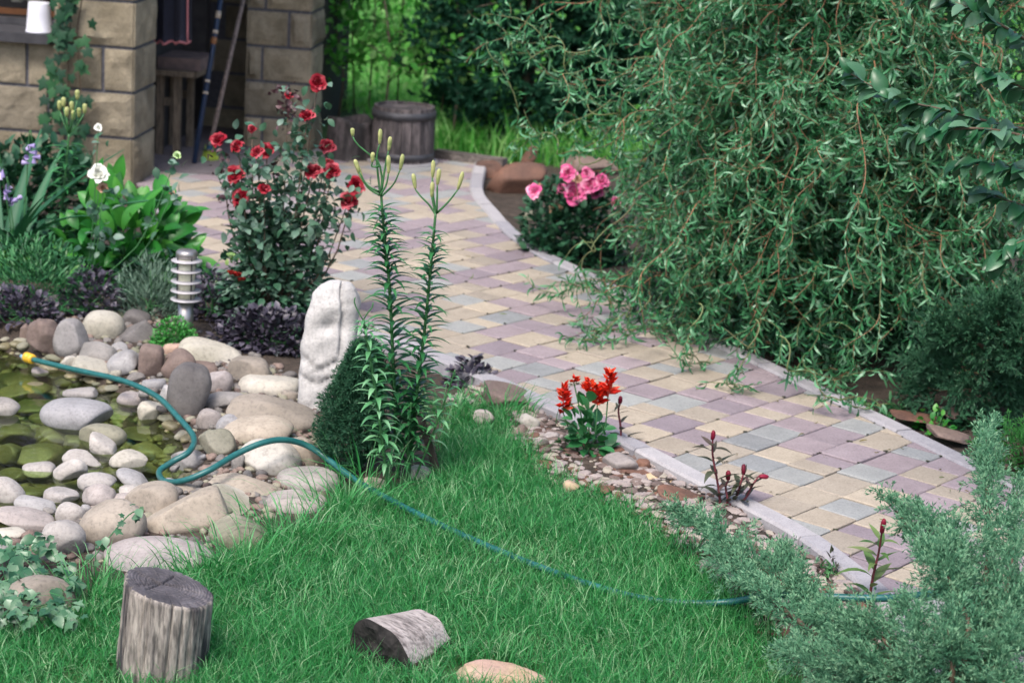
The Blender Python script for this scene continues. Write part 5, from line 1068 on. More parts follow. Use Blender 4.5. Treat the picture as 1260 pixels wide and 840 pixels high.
# ------------------------------------------------------------------ left flower bed
def red_rose_bush():
    B = at(335, 388, .0); s_ = scale_at(B); B[2] = -.04; t = thing('red_rose_bush', 'tall rose bush with many red and white edged blooms before the porch', 'rose bush', B)
    fl = [(270, 175, 1.), (293, 182, .8), (328, 188, 1.), (318, 190, .8), (290, 217, 1.05), (299, 246, 1.1), (325, 236, .8), (348, 274, 1.15), (385, 215, 1.1), (404, 207, .9), (408, 212, 1.), (402, 184, 1.), (428, 250, 1.05), (437, 230, 1.), (391, 104, 1.), (378, 146, .9), (330, 270, .7), (310, 160, .5), (355, 120, .55)]
    tips = []; bm = [bloom_mesh('rose_bloom', P_RED, n_=26, R=.027, seed=k, cup=.95) for k in range(4)]
    for k, (u_, v_, w_) in enumerate(fl):
        Y = B[1]+rng.uniform(-.16, .16); p = atY(u_, v_, Y); tips.append(p); d = nrm(np.array([(u_-335)/200, -.7, .8])+rand_dirs(1)[0]*.35); obj('bloom', bm[k % 4], t, p, frames(np.cross(d, [.3, 1, .1])[None], d[None])[0]*w_*1.35)
    stems_part(t, B, np.array(tips), M_STEMB, .007, .0022, 'canes')
    n_ = 2300; c = np.array([B[0], B[1], B[2]]); P, D, N = bush_leaves(n_, c, (.25, .2), .52, .2, .1); T_ = np.array(tips)
    k = rng.integers(0, len(tips), 1100); f = rng.uniform(.45, 1., 1100); Q = B+(T_[k]-B)*f[:, None]; Q += rng.normal(0, .045, (1100, 3)); P = np.vstack([P, Q]); D = np.vstack([D, rand_dirs(1100)]); N = np.vstack([N, nrm(rand_dirs(1100)*.7+[0, 0, 1])])
    acc = Acc(); scatter(acc, T_SMALL, D, N, P, rng.uniform(.035, .06, len(P))); tag(acc.part('foliage', L_ROSE, t, True), kind='stuff')
    acc = Acc(); Q = np.vstack([atY(u_, v_, B[1]) + rng.normal(0, .035, (26, 3)) for u_, v_ in [(355, 130), (275, 200), (285, 235), (325, 215), (352, 115), (360, 145)]]); scatter(acc, T_SMALL, rand_dirs(len(Q)), rand_dirs(len(Q)), Q, rng.uniform(.02, .035, len(Q))); tag(acc.part('young_foliage', L_ROSEY, t, True), kind='stuff')
red_rose_bush()
leafy('purple_groundcover', 'dark purple leaved ground cover under the red roses', 'plant', 330, 432, 150, 52, L_PURP, 1300, .038, depth=.4, nst=14)
leafy('purple_heuchera', 'dark purple leaved clump beside the lamp post', 'plant', 262, 398, 70, 55, L_PURP, 480, .035)
leafy('purple_sage', 'dark purple leafed patch left of the perched boulder', 'plant', 28, 402, 90, 42, L_PURP, 520, .034, depth=.6)
leafy('dusky_groundcover', 'dusky purple leaves between the ferny plant and the grey lavender', 'plant', 112, 392, 80, 50, L_PURP, 500, .034)
leafy('coleus', 'small yellow green plant with dark red blossoms left of the roses', 'plant', 290, 392, 46, 76, L_YEL, 200, .03)
c_ = at(290, 392, 0); cb = bpy.data.objects['coleus']
for u_, v_, m_ in [(292, 340, P_CRED), (285, 338, P_CRED), (297, 346, P_CRED), (284, 316, P_BUDG)]: obj('bloom', bloom_mesh('small_bloom', m_, n_=12, R=.022, seed=u_), cb, atY(u_, v_, c_[1]-.07))
leafy('grey_lavender', 'silvery grey green lavender cushion left of the lamp post', 'plant', 185, 392, 92, 62, L_GREYG, 1700, .05, T_NARROW, up=.9, shell=.3)
leafy('ferny_marigold', 'feathery green marigold foliage at the left edge of the bed', 'plant', 45, 385, 135, 84, L_FERN, 2600, .042, [leaf_t(1, .2, 3, 2, .3, 0, seed=k) for k in range(2)], shell=.35, up=.5)
leafy('parsley_tuft', 'bright curly green tuft between the dark wedge stone and the lamp', 'plant', 214, 426, 62, 36, L_MOSS, 1400, .014, T_SMALL, shell=.35)
leafy('dark_shrub', 'dark green leafy shrub against the wall behind the sword leaves', 'shrub', 40, 290, 210, 95, L_DARK, 1500, .07, depth=.35)
leafy('dark_filler', 'dark green low leaves behind the ferny marigold', 'plant', 60, 350, 200, 60, L_DARK, 1300, .05, depth=.4)
leafy('shade_groundcover', 'low dark green ground cover between broad leaf clump and lavender', 'plant', 200, 372, 130, 45, L_DARK, 900, .04, depth=.5)
# broad bright leaves behind the lamp
B = at(160, 335, 0); B[2] = -.03; t = thing('broad_leaf_clump', 'clump of broad glossy bright green leaves in front of the house wall', 'plant', B); tm = tmeshes('bright_leaf', [leaf_t(1, .46, 7, 3, d_, .2, 0, seed=k, peak=.45, tip=.85) for k, d_ in enumerate([.25, .5, .8, .1])], L_HOSTA)
s_ = scale_at(B); B = B-[0, .08, 0]; n_ = 230; d = rand_dirs(n_, -.25, .95); P = B+[0, 0, .08]+d*rng.uniform(.5, 1, n_)[:, None]*np.array([.31, .24, .40]); P[:, 2] = np.maximum(P[:, 2], B[2]+.03)
leaf_objs('leaf', tm, nrm(d*.9+[0, 0, .35]+rand_dirs(n_)*.5), nrm(np.array([0, -.5, .7])+rand_dirs(n_)*.5), P, rng.uniform(.10, .18, n_), t); stems_part(t, B, P[:40], M_STEMG, .005, .003)
# white rose standing in front of it
B = at(124, 340, 0)-np.array([0, .36, 0]); B[2] = -.03; t = thing('white_rose', 'single white rose with grey green leaves in front of the broad leaf clump', 'rose', B); bw_ = [(122, 216, P_WHITE, 1.), (121, 158, P_WHITE, .42), (127, 233, P_FADED, .6), (218, 192, P_BUDG, .4), (212, 238, P_FADED, .3)]; tips = []
for u_, v_, m_, w_ in bw_: p = atY(u_, v_, B[1]); tips.append(p); obj('bloom', bloom_mesh('white_bloom', m_, n_=26, R=.036, seed=u_, cup=.8), t, p, frames(np.array([[1., 0, 0]]), nrm(np.array([[0, -.8, .6]])))[0]*w_*1.15)
stems_part(t, B, np.array(tips), M_STEMG, .005, .002); Q = np.vstack([atY(u_, v_, B[1])+rng.normal(0, .03, (k_, 3)) for u_, v_, k_ in [(115, 255, 14), (140, 245, 12), (118, 280, 12), (128, 300, 12), (108, 315, 8), (190, 270, 10), (215, 215, 10), (120, 185, 8), (212, 240, 8)]])
leaf_objs('leaf', tmeshes('white_rose_leaf', T_SMALL, L_ROSE), rand_dirs(len(Q)), nrm(rand_dirs(len(Q))*.5+[0, -.4, 1]), Q, rng.uniform(.035, .06, len(Q)), t)
# sword leaves, lilac flowers, variegated leaves at the left edge
B = at(5, 330, 0); B[2] = -.03; t = thing('sword_leaf_clump', 'clump of long sword shaped leaves at the left edge before the house', 'plant', B); tm = tmeshes('sword_leaf', [leaf_t(1, .07, 9, 3, d_, .25, 0, seed=k, peak=.3, tip=1.2) for k, d_ in enumerate([.25, .55, .9])], L_SWORD)
for k in range(26): a = rng.uniform(0, 6.28); d = nrm(np.array([math.cos(a)*.55+.1, math.sin(a)*.5, 1.])); obj('leaf', tm[k % 3], t, B+rng.normal(0, .03, 3)*[1, 1, 0], frames(d[None], nrm(np.array([[-d[0], -d[1]-.2, .6]])))[0]*rng.uniform(.5, .9))
B = at(28, 330, 0)-np.array([0, .1, 0]); B[2] = -.03; t = thing('hosta_in_flower', 'hosta with hanging lilac bells and yellow green leaves at the left edge', 'plant', B); tm = tmeshes('hosta_leaf', T_BROADL, L_YEL)
for k in range(30): a = rng.uniform(0, 6.28); d = nrm(np.array([math.cos(a), math.sin(a), rng.uniform(.2, .9)])); obj('leaf', tm[k % 4], t, B+np.array([-.10, 0, .05])+d*rng.uniform(.02, .14), frames(d[None], np.array([[0, -.2, 1.]]))[0]*rng.uniform(.10, .17))
for u_, v_ in [(40, 190), (12, 245), (2, 215)]:
    Q = spline([B, (B+atY(u_, v_, B[1]))/2+[0, 0, .04], atY(u_-4, v_-26, B[1]), atY(u_, v_-14, B[1])], 14); part('flower_stalk', *tube(Q, .003, 5), M_STEMG, t, True)
    for k in range(7): p = atY(u_+rng.uniform(-9, 9), v_+rng.uniform(-16, 12), B[1]+rng.uniform(-.03, .03)); d = nrm(np.array([rng.normal()*.4, rng.normal()*.4, -1.])); V, F = along(p, d, [(.002, 0), (.005, .01), (.009, .024), (.013, .036)], 8); part('flower_bell', V, [F[0]], P_LILAC, t, True)
Y0 = at(78, 330, 0)[1]; P = spline([np.array([*at(72, 335, 0)[:2], -.04])]+ppath([(74, 280), (80, 220), (85, 165)], Y0), 40); t = thing('budding_lily', 'tall lily with a cluster of yellow buds in front of the wall ivy', 'lily', P[0]); part('stem', *tube(P, np.linspace(.008, .005, 40), 7), M_STEMG, t, True)
for k in range(70): a = k*2.4; p = P[3+int(k/70*34)]; d = np.array([math.cos(a), math.sin(a), .4]); obj('leaf', TL[k % 4], t, p, frames(d[None], np.array([[0, 0, 1.]]))[0]*rng.uniform(.08, .12))
for u_, v_ in [(73, 136), (78, 132), (82, 144), (88, 137), (95, 123), (97, 145), (104, 140), (90, 148)]: q_ = atY(u_, v_, Y0+rng.uniform(-.04, .04)); part('pedicel', *tube([P[-1], (P[-1]+q_)/2+[0, 0, -.01], q_], .003, 5), M_STEMG, t, True); obj('bud', BM, t, q_, np.diag([1.5, 1.5, .95]))
# ivy on the house corner and over the near left boulder
def ivy_leaf():
    R = [1., .55, .78, .42, .62, .30, .10, .30, .62, .42, .78, .55]; V = [(0, .30, .02)]
    for k, r_ in enumerate(R): a = math.pi/2+k*2*math.pi/12; V.append((math.cos(a)*r_*.55, .30+math.sin(a)*r_*.62, -.10*r_*r_))
    return np.array(V), np.array([[0, 1+k, 1+(k+1) % 12] for k in range(12)])
t = thing('wall_ivy', 'dark ivy climbing the house wall left of the corner', 'ivy', (HC[0]-.4, HC[1], -.05)); tmI = tmeshes('ivy_leaf', [ivy_leaf()], L_IVYD)
for line in ([(70, 262), (64, 215), (62, 170), (66, 120), (72, 70), (72, 20), (78, -40)], [(84, 262), (92, 200), (100, 150), (98, 95), (95, 40), (102, -10), (104, -60)], [(78, 262), (78, 180), (84, 110), (84, 55), (90, 0), (92, -50)]):
    P = spline([atY(u_, v_, HC[1]-hd[1]*0-.055+.09*(163-u_)/sH) for u_, v_ in line], 40); part('vine', *tube(P, .004, 5), M_STEMB, t, True)
    for k in range(46):
        p = P[int(rng.integers(0, 40))]+np.array([rng.normal(0, .035), -.02-.05*rng.random(), rng.normal(0, .02)]); d = nrm(np.array([rng.normal()*.6, -.2, -.8])); obj('leaf', tmI[0], t, p, frames(d[None], nrm(np.array([[rng.normal()*.3, -1., .5]])))[0]*rng.uniform(.07, .115))
B = at(20, 762, -.06); t = thing('ground_ivy', 'pale green ivy sprawling over the boulder at the lower left', 'ivy', B); tmI = tmeshes('ground_ivy_leaf', [ivy_leaf(), leaf_t(1, .7, 4, 3, .3, .1, seed=4, peak=.35)], L_IVY)
pts = []
for k in range(240):
    u_, v_ = rng.uniform(-20, 100), rng.uniform(655, 760)
    if (u_ > 70 and v_ < 690): continue
    p = at(u_, v_+28, -.06); z = .05+.12*math.exp(-((u_-40)/60)**2)*rng.uniform(.6, 1.1); p = atY(u_, v_, p[1]); pts.append(p)
    d = nrm(np.array([rng.normal()*.6, -.7, -.25+rng.normal()*.4])); obj('leaf', tmI[k % 2], t, p, frames(d[None], nrm(np.array([[rng.normal()*.4, -.5+rng.normal()*.3, 1.]])))[0]*rng.uniform(.03, .06))
stems_part(t, B, np.array(pts)[::9], M_STEMG, .003, .0015, 'vines')
Q = spline([at(70, 720, 0), at(110, 690, .06), at(135, 660, .12), at(160, 632, .16), at(175, 628, .16)], 20); part('tendril', *tube(Q, .002, 5), M_STEMG, t, True)
for k in range(16): obj('leaf', tmI[k % 2], t, Q[int(rng.integers(4, 20))]+rng.normal(0, .015, 3), frames(rand_dirs(1), nrm(np.array([[0, -.5, 1.]])))[0]*rng.uniform(.025, .04))

# ------------------------------------------------------------------ louvred garden lamp
B = at(228, 402, 0.); s_ = scale_at(B); B[2] = -.05; Hl = 97/s_*1.0; zt = lambda v_: B[2]+(402-v_)/s_*1.03+.05
t = thing('bollard_lamp', 'steel bollard lamp with white louvre rings and cream glass behind the pond rocks', 'lamp', B)
M_STEEL = plain_mat('brushed_steel', (.42, .40, .39), .35, .8); M_LOUV = plain_mat('pale_metal', (.46, .44, .46), .4, .2, c2=(.38, .37, .39)); M_OPAL = plain_mat('opal_glass', (.62, .60, .45), .3, c2=(.55, .53, .39)); c = (B[0], B[1], 0)
part('post', *lathe([(.034, B[2]-.02), (.034, zt(370))], 24, c), M_STEEL, t, True); part('glass', *lathe([(.038, zt(369)), (.038, zt(316))], 24, c), M_OPAL, t, True)
for v_ in (367, 356.5, 345, 332, 320): part('louvre_ring', *lathe([(.039, zt(v_)-.003), (.064, zt(v_)-.006), (.0665, zt(v_)-.0045), (.066, zt(v_)-.002), (.039, zt(v_)+.003)], 32, c), M_LOUV, t, True)
part('cap', *lathe([(.043, zt(317)), (.046, zt(315)), (.046, zt(311)), (.040, zt(308.5)), (.015, zt(307.5))], 28, c), M_STEEL, t, True)
for a in (.6, 2.2, 3.8, 5.4): q = np.array([B[0]+.043*math.cos(a), B[1]+.043*math.sin(a)]); part('rod', *tube([[*q, zt(370)], [*q, zt(314)]], .003, 6), M_SILL, t)

# ------------------------------------------------------------------ pink peony bush by the far kerb
t, B, R, H, P = leafy('pink_rose_bush', 'low bush with big pink ruffled blooms where the far kerb bends', 'rose bush', 698, 320, 138, 98, L_DARK, 2300, .05, shell=.3, nst=12)
for k, (u_, v_, w_, m_) in enumerate([(658, 236, .9, P_PINK), (699, 214, 1., P_PINK), (707, 240, 1.35, P_PINK), (725, 228, 1.1, P_PINK), (722, 215, .8, P_PINK), (740, 224, .9, P_PINK), (757, 250, .7, P_PINK), (733, 236, .9, P_PINK), (692, 233, .6, P_PINK), (665, 232, .55, P_FADED), (684, 259, .8, P_FADED), (710, 221, .6, P_FADED), (680, 274, .5, P_FADED), (690, 236, .5, P_PINK)]):
    p = atY(u_, v_, B[1]-.14+.012*k); d = nrm(np.array([(u_-702)/120, -.8, .6])); obj('bloom', bloom_mesh('pink_bloom', m_, n_=26, R=.043, seed=k, cup=.6), t, p, frames(np.cross(d, [.3, 1, .1])[None], d[None])[0]*w_)

# ------------------------------------------------------------------ cask, hollow log and timber at the far end of the path
B = at(492, 205, .0); s_ = scale_at(B)*.97; R0 = 38/s_; H0 = 68/s_; cc = np.array([B[0], B[1]+R0, 0.])
cask = thing('wooden_cask', 'old grey wooden half cask with iron hoop at the far end of the path', 'barrel', cc)
M_STAVE = wood_mat('stave_wood', (.10, .085, .085), (.19, .16, .16), (.05, .042, .045), scale=6); ns = 20
for k in range(ns):
    a0, a1 = (k+.03)*2*math.pi/ns, (k+.97)*2*math.pi/ns; V = []
    for f in np.linspace(0, 1, 5):
        r_ = R0*(.97+.05*math.sin(math.pi*(.25+.6*f))-.03*f)
        for rr in (r_, r_-.022):
            for a in (a0, (a0+a1)/2, a1): V.append(cc+[rr*math.cos(a), rr*math.sin(a), f*H0])
    F = [];
    for q in range(4):
        o_ = q*6
        for (x, y) in ((0, 1), (1, 2), (2, 5), (5, 4), (4, 3), (3, 0)): F.append([o_+x, o_+y, o_+6+y, o_+6+x])
    F += [[0, 3, 4, 5, 2, 1], [24, 25, 26, 29, 28, 27]]; part('stave', V, F, M_STAVE, cask, loc=cc+[R0*math.cos(a0), R0*math.sin(a0), 0])
M_IRON = plain_mat('old_iron', (.085, .085, .095), .6, .6, bstr=.4)
for z0, z1 in ((.80, .93), (.10, .2)): part('hoop', *lathe([(R0*1.012+.0*z0, H0*z0), (R0*1.035, H0*z0), (R0*1.02, H0*z1), (R0*.99, H0*z1)], 36, cc), M_IRON, cask, True)
part('lid', *lathe([(R0*.93, H0*.93), (R0*.93, H0*.955), (.01, H0*.957)], 36, cc), M_STAVE, cask)
part('base_ring', *lathe([(R0*1.12, -.02), (R0*1.14, .012), (R0*.9, .014)], 36, cc), M_KERB, cask)
B = at(426, 198, 0.); s_ = scale_at(B); R0 = 29/s_; hl = thing('hollow_log', 'dark gnarled hollow log standing left of the cask', 'log', [B[0], B[1]+R0, 0]); V = []; a = np.arange(48)*2*math.pi/48
for q, f in enumerate(np.linspace(0, 1, 12)): P3 = np.column_stack([np.cos(a)*1.5, np.sin(a)*1.5, np.full(48, f)]); r_ = R0*(1.05-.12*f)*(1+.10*wob(P3, 81, 1.8)+.05*wob(P3, 82, 5)); V.append(np.column_stack([B[0]+r_*np.cos(a), B[1]+R0+r_*np.sin(a), -.03+f*54/s_+.02*np.sin(a*2)*f]))
top = V[-1]; cen = top.mean(0); V += [cen+(top-cen)*.75, cen+(top-cen)*.6-[0, 0, .05], cen+(top-cen)*.45-[0, 0, .16]]; n_r = len(V); i = np.arange(n_r-1)[:, None]*48; j = np.arange(48)[None]; k = (j+1) % 48
part('trunk', np.concatenate(V), [np.stack([i+j, i+k, i+48+k, i+48+j], -1).reshape(-1, 4), np.array([[(n_r-1)*48+q for q in range(48)]])], wood_mat('dark_bark', (.06, .05, .05), (.12, .10, .10), (.025, .022, .022), scale=7), hl, True)
p0, p1 = at(532, 194, 0), at(618, 206, 0); d = nrm(p1-p0); q = np.array([-d[1], d[0], 0]); V = [p+q*x+[0, 0, z] for p in (p0, p1) for x, z in ((0, -.03), (.08, -.03), (.08, .05), (0, .05))]
tag(part('edging_timber', V, [[0, 1, 2, 3][::-1], [4, 5, 6, 7], [0, 4, 7, 3][::-1], [1, 5, 6, 2], [3, 7, 6, 2][::-1], [0, 1, 5, 4]], wood_mat('edging_wood', (.13, .11, .10), (.22, .19, .17), (.07, .06, .055), axis='X'), loc=p0), 'weathered timber edging beam lying right of the cask', 'timber')

# ------------------------------------------------------------------ things on the sill and in the porch
Bp = atY(47, 50, float(at(47, 226, 0)[1])); Bs = np.array([*(HC[:2]-hd*((163-48)/sH)+hb*-.02), zs+.036]); hp = 36/sH
pot = thing('white_flowerpot', 'upturned white ribbed plastic pot standing on the dark window sill', 'pot', Bs); V, F = lathe([(15/sH, 0), (16/sH, .006), (15.6/sH, .012), (14.8/sH, .02), (13.6/sH, hp*.6), (12.6/sH, hp*.95), (12/sH, hp), (4/sH, hp+.001)], 40, Bs); a = np.arctan2(V[:, 1]-Bs[1], V[:, 0]-Bs[0]); V[:, :2] += (V[:, :2]-Bs[:2])*(.012*np.cos(20*a))[:, None]
part('pot_body', V, F, plain_mat('white_plastic', (.72, .72, .78), .4, c2=(.66, .66, .73)), pot, True)
Q = HC[:2]-hd*((163-8)/sH)+hb*.55; ar = thing('window_flowers', 'red and white blossoms standing inside the dark window', 'flowers', [*Q, zs+.05])
for k in range(14): obj('bloom', bloom_mesh('window_bloom', P_CRED if k % 2 else P_WHITE, n_=12, R=.05, seed=k), ar, [Q[0]+rng.uniform(-.18, .22), Q[1]+rng.uniform(-.1, .1), zs+.18+rng.uniform(-.05, .12)])
part('vase', *lathe([(.05, zs+.02), (.07, zs+.08), (.05, zs+.15)], 20, [*Q, 0]), M_SHADE, ar, True)
sh_ = slab(None, 'orange_board', HC[:2]-hd*1.6+hb*.40, hd, 1.05, hb, .02, zs+.08, zs+.115, plain_mat('orange_paint', (.42, .15, .04), .6)); tag(sh_, 'narrow orange board inside the dark window', 'board')
D1 = lambda x, y: HC[:2]+hd*x+hb*y
def gpt(u, v, y):                                    # a point of the porch seen at pixel (u, v), y metres behind the house front
    c_ = np.array([*D1(0, y), 0]); dr = FW+RT*(u-630)/F_PX+UPV*(420-v)/F_PX; nn = np.array([*hb, 0]); o_ = np.array([0, 0, CAM_H]); return o_+dr*(((c_-o_) @ nn)/(dr @ nn))
# jacket on the wall end
jk = thing('dark_jacket', 'navy jacket with pink piping hanging at the porch entrance', 'jacket', gpt(206, 50, .52)); xs = np.linspace(180, 234, 22); rows = np.linspace(-160, 52, 20); V = []
for v_ in rows:
    for u_ in xs: p = gpt(u_, v_+(1.5*math.sin(u_*.5) if v_ > 45 else 0), .58); V.append(p-np.array([0, 1, 0])*(.025*math.sin((u_-180)*.33)+.012*math.sin(u_*.9+v_*.02)+.02))
n1 = len(V); V = np.array(V); V2 = V+[0, .05, 0]; F = [[r_*22+c_, r_*22+c_+1, (r_+1)*22+c_+1, (r_+1)*22+c_] for r_ in range(19) for c_ in range(21)]; Fb = [[x+n1 for x in f[::-1]] for f in F]
ed = [r_*22 for r_ in range(20)]+[19*22+c_ for c_ in range(1, 22)]+[r_*22+21 for r_ in range(18, -1, -1)]+[c_ for c_ in range(20, 0, -1)]; Fe = [[ed[q], ed[(q+1) % len(ed)], ed[(q+1) % len(ed)]+n1, ed[q]+n1] for q in range(len(ed))]
part('cloth', np.vstack([V, V2]), [f[::-1] for f in F+Fb]+Fe, plain_mat('navy_cloth', (.014, .016, .032), .9), jk, True); M_PIPE = plain_mat('pink_piping', (.45, .16, .18), .7)
part('piping', *tube(V[19*22:19*22+22]-[0, .006, 0], .008, 6), M_PIPE, jk, True); part('piping', *tube(V[4::22][:20]-[0, .008, 0], .006, 6), M_PIPE, jk, True); part('piping', *tube(V[20::22][8:20]-[0, .008, 0], .006, 6), M_PIPE, jk, True)
M_STOOL = wood_mat('stool_wood', (.13, .10, .07), (.22, .17, .12), (.10, .08, .06), scale=4, patch=.3)
st = thing('wooden_stool', 'wooden stool with square legs in the dark porch', 'stool', gpt(220, 190, 1.1)); zt_ = gpt(215, 90, 1.1)[2]
def post(p, z0, z1, r_, name, mat, par): V, F = box([p[0]-r_, p[1]-r_, z0], [p[0]+r_, p[1]+r_, z1]); return part(name, V, F, mat, par)
lf = [gpt(u_, 150, y_)[:2] for u_, y_ in ((197, 1.0), (218, 1.0), (213, 1.35), (234, 1.35))]
for p in lf: post(p, .006, zt_, .022, 'leg', M_STOOL, st)
slab(st, 'seat', lf[0]-hd*.06-hb*.06, hd, .30, hb, .44, zt_, zt_+.035, M_STOOL); slab(st, 'stretcher', lf[0]+hb*-.01, hd, float(np.hypot(*(lf[1]-lf[0]))), hb, .02, zt_*.62, zt_*.62+.05, M_STOOL); slab(st, 'stretcher', lf[2]+hb*-.01, hd, float(np.hypot(*(lf[3]-lf[2]))), hb, .02, zt_*.62, zt_*.62+.05, M_STOOL)
tag(slab(None, 'folded_blanket', lf[0]-hd*.02-hb*.02, hd, .27, hb, .36, zt_+.037, zt_+.11, plain_mat('dusty_blanket', (.20, .14, .13), .95, c2=(.10, .08, .08), scale=15)), 'dusty pinkish folded blanket lying on the wooden stool', 'blanket')
def pole(name, label, cat, pa, pb, r_, mat, bands=None):
    t_ = thing(name, label, cat, pb); part('handle', *tube([pa, pb], r_, 10), mat, t_, True)
    for f0, f1, m_ in bands or []: part('band', *tube([pa+(pb-pa)*f0, pa+(pb-pa)*f1], r_*1.12, 10), m_, t_, True)
    return t_
M_BLUEP = plain_mat('blue_handle', (.012, .03, .075), .5); M_WBAND = plain_mat('pale_band', (.5, .42, .33), .6)
t_ = pole('fishing_rod', 'dark blue pole with pale bands leaning inside the porch', 'pole', gpt(286, -90, 1.2), np.array([*gpt(239, 193, .75)[:2], .01]), .016, M_BLUEP, [(.36, .39, M_WBAND), (.44, .455, M_WBAND), (.47, .50, plain_mat('copper_band', (.3, .13, .05), .5)), (.65, .66, M_WBAND), (.70, .71, M_WBAND)])
e1 = np.array([*gpt(258, 168, .95)[:2], .07]); t_ = pole('broom', 'broom with grey wooden handle and yellow green brush standing in the porch', 'broom', gpt(304, -20, 1.55), e1, .014, wood_mat('grey_handle', (.20, .15, .13), (.33, .26, .23), (.16, .12, .1), scale=5, patch=.3))
V, F = along(e1+[0, 0, .02], nrm(np.array([.15, -.3, -1.])), [(.018, 0), (.024, .02), (.05, .03)], 10); part('socket', V, F, plain_mat('teal_plastic', (.02, .07, .12), .5), t_, True)
acc = Acc(); nb_ = 260; a = rng.uniform(0, 6.28, nb_); d = nrm(np.stack([np.cos(a)*.42+.2, np.sin(a)*.25-.2, -np.ones(nb_)], -1)); scatter(acc, [rhomb(.05)], d, rand_dirs(nb_), np.repeat((e1+[0, 0, .0])[None], nb_, 0)+rng.normal(0, .01, (nb_, 3)), .11); tag(acc.part('bristles', plain_mat('lime_bristle', (.42, .55, .06), .6), t_), kind='stuff')

# ------------------------------------------------------------------ dark thuja, saplings, field and fence beyond the path
TBs = at(645, 186, 0.)+np.array([.0, .7, -.06])
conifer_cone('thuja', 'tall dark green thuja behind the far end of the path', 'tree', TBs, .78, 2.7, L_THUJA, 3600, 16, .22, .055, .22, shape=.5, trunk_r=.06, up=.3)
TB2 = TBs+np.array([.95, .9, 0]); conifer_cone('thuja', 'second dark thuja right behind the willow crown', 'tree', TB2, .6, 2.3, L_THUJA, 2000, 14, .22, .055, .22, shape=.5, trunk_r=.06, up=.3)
# meadow behind
n_ = 70000; X = rng.uniform(-4.5, 6.5, n_); Y = 13.75+14*rng.random(n_)**1.4; hide = (X < -1.1) & (Y < 15.2); X, Y = X[~hide], Y[~hide]; n_ = len(X); acc = Acc()
cl = wob(np.stack([X, Y, 0*X], -1), 91, 1.3); blades(acc, X, Y, gz(X, Y), np.clip(.16+.10*cl+rng.normal(0, .06, n_), .05, .5), rng.uniform(.008, .02, n_), .8, segs=2, rnd=np.clip(.5+.3*cl+rng.normal(0, .18, n_), 0, .99))
tag(acc.part('meadow_grass', L_FIELD, smooth=True), 'bright green tall meadow grass beyond the end of the path', 'grass', kind='stuff')
n_ = 30000; X = rng.uniform(-4.5, 6.5, n_); Y = 14.2+12*rng.random(n_)**1.3; ok = ~((X < -1.1) & (Y < 15.3)); X, Y = X[ok], Y[ok]; n_ = len(X); cl = wob(np.stack([X, Y, 0*X], -1), 95, 2.2); acc = Acc()
Q = np.column_stack([X, Y, gz(X, Y)+np.clip(.08+.3*cl, .03, .6)*rng.random(n_)+.05]); scatter(acc, T_SMALL, rand_dirs(n_, -.3, .3), nrm(rand_dirs(n_)*.6+[0, -.5, 1]), Q, rng.uniform(.04, .09, n_), rnd=np.clip(.5+.25*cl+rng.normal(0, .22, n_), 0, .99))
tag(acc.part('meadow_weeds', L_FIELD, smooth=True), 'bright leafy weeds covering the meadow beyond the path', 'weeds', kind='stuff')
def sapling(label, x, y, h, r_, nl, mat, trunk_r=.012, size=.07, lo_=.25):
    B = np.array([x, y, -.06]); t = thing('sapling', label, 'tree', B, 'young trees beyond the path'); P = spline([B, B+[.03, 0, h*.4], B+[-.04, .03, h*.75], B+[.02, 0, h]], 14); part('trunk', *tube(P, np.linspace(trunk_r, trunk_r*.3, 14), 6), M_BARK, t, True)
    acc = Acc(); tips = []
    for k in range(14):
        i_ = int(rng.integers(int(14*lo_), 13)); a = rng.uniform(0, 6.28); e = P[i_]+np.array([math.cos(a), math.sin(a), .5])*r_*rng.uniform(.5, 1.1); acc.add(*tube([P[i_], (P[i_]+e)/2+[0, 0, .03], e], [.006, .004, .002], 5)); tips.append((P[i_], e))
    acc.part('limbs', M_BARK, t, True); k = rng.integers(0, 14, nl); f = rng.random(nl)**.6; A_ = np.array([q[0] for q in tips]); E_ = np.array([q[1] for q in tips]); Q = A_[k]+(E_[k]-A_[k])*f[:, None]+rng.normal(0, r_*.22, (nl, 3)); acc = Acc()
    scatter(acc, T_SMALL, rand_dirs(nl), nrm(rand_dirs(nl)*.8+[0, 0, 1]), Q, size*rng.uniform(.6, 1.2, nl)); tag(acc.part('crown', mat, t, True), kind='stuff')
def bx(u, v, dy=0): p = at(u, v, 0); return p[0], p[1]+dy
for lab, (x, y), h, r_, nl, mat in [('slim sapling with pale leaves behind the cask', bx(470, 165), 1.5, .35, 420, L_FIELD), ('slim young tree left of the thuja', bx(556, 172), 1.6, .35, 260, L_FIELD), ('young tree with spreading crown in the middle of the meadow', bx(520, 120), 1.9, .55, 500, L_FIELD), ('leafy bush just right of the stone pillar', bx(415, 150), 1.0, .4, 600, L_FIELD), ('bright sapling deeper in the meadow behind the cask', bx(505, 80), 1.7, .5, 700, L_FIELD), ('bushy young tree beyond the pillar', bx(425, 60), 2.0, .7, 1000, L_FIELD), ('far bushy tree left of the thuja', bx(560, 50), 2.2, .7, 1000, L_FIELD), ('dark far tree behind the thuja', bx(640, 20), 2.6, .9, 1300, L_BROAD), ('far pale tree above the cask', bx(480, 10), 2.4, .9, 1300, L_FIELD)]:
    sapling(lab, x, y, h, r_, nl, mat)
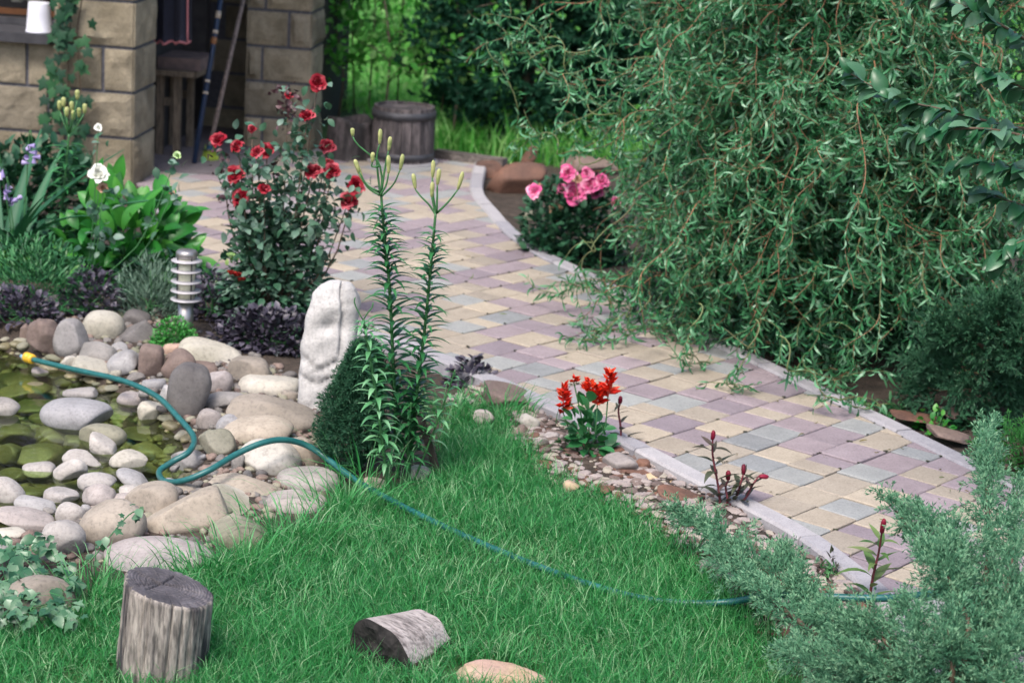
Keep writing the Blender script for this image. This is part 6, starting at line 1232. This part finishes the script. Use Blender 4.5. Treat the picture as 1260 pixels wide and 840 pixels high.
for k, (u_, v_) in enumerate([(437, 150), (452, 155), (488, 150), (540, 160), (556, 150), (600, 172)]):
    x, y = bx(u_, v_); P = [np.array([x, y, -.08]), np.array([x+rng.normal(0, .05), y, .75]), np.array([x+rng.normal(0, .10), y, 1.3+.4*rng.random()])]; tag(part('garden_stake', *tube(P, .007, 6), M_BARK, None, True, loc=(x, y, -.06)), ['thin support stake nearest the stone pillar', 'thin support stake just left of the cask', 'thin support stake rising straight above the cask', 'thin support stake right of the cask by the timber edging', 'thin support stake midway between cask and thuja', 'thin support stake nearest the dark thuja'][k], 'stake', 'support stakes in the meadow')
for k in range(13):
    x = -6+k*1.25+rng.uniform(-.3, .3); y = 25.5+rng.uniform(-1, 2.5); sapling(['tall leafy hedge tree closing the far end of the meadow', 'dark leafy hedge tree closing the far end of the meadow'][k % 2], x, y, 3.4, 1.1, 1500, L_FIELD if k % 2 else L_BROAD, .04, .14, .1)
# birch trunk glimpsed above the willow
B = atY(966, 60, 13.5); B[2] = -.06; tt = thing('birch_tree', 'pale birch trunk glimpsed behind the top of the willow', 'tree', B); part('trunk', *tube([B, B+[.03, 0, 1.5], B+[0, 0, 3.2]], [.09, .08, .06], 12), stone_mat('birch_bark', (.62, .58, .55), (.85, .82, .80), (.3, .27, .25), scale=6), tt, True)
P, D, N = bush_leaves(1800, B+[0, 0, 3.0], (1.0, 1.0), .9, .2, 0.); acc = Acc(); scatter(acc, T_SMALL, D, N, P, .07); tag(acc.part('crown', L_FIELD, tt, True), kind='stuff')

leafy('green_seedlings', 'low green seedlings among the flagstones under the willow edge', 'plant', 1105, 508, 46, 20, L_FERN, 90, .04, T_LANCE)
leafy('leafy_weed', 'small bright leafed weed beside the far kerb at the right', 'plant', 1150, 530, 50, 26, L_HOSTA, 80, .035)
leafy('shade_weed', 'dark leafed weed between the flagstones at the right edge', 'plant', 1205, 528, 60, 34, L_DARK, 140, .04)
leafy('kerb_weed', 'tiny weed growing at the kerb corner under the willow', 'plant', 1062, 506, 30, 18, L_HOSTA, 40, .03)
# fallen willow leaves and crumbs on the paving
n_ = 420; X = rng.uniform(-.5, 1.9, n_); Y = rng.uniform(6.2, 11.5, n_); sdp = sdist(PATH, X, Y); ok = (sdp > .03) & (rng.random(n_) < np.exp(-np.abs(X-(1.9-.22*(Y-6.2)))*1.6)); X, Y = X[ok], Y[ok]
acc = Acc(); scatter(acc, CURL, rand_dirs(len(X), -.05, .05), np.tile([[0, 0, 1.]], (len(X), 1))+rand_dirs(len(X))*.2, np.column_stack([X, Y, np.full(len(X), .006)]), rng.uniform(.02, .05, len(X))); tag(acc.part('fallen_leaves', leaf_mat('fallen_leaf', [(.1, (.10, .09, .03)), (.5, (.16, .13, .05)), (.9, (.10, .16, .06))], .6, .1, .2), smooth=True), 'small fallen willow leaves strewn over the paving', 'leaves', kind='stuff')
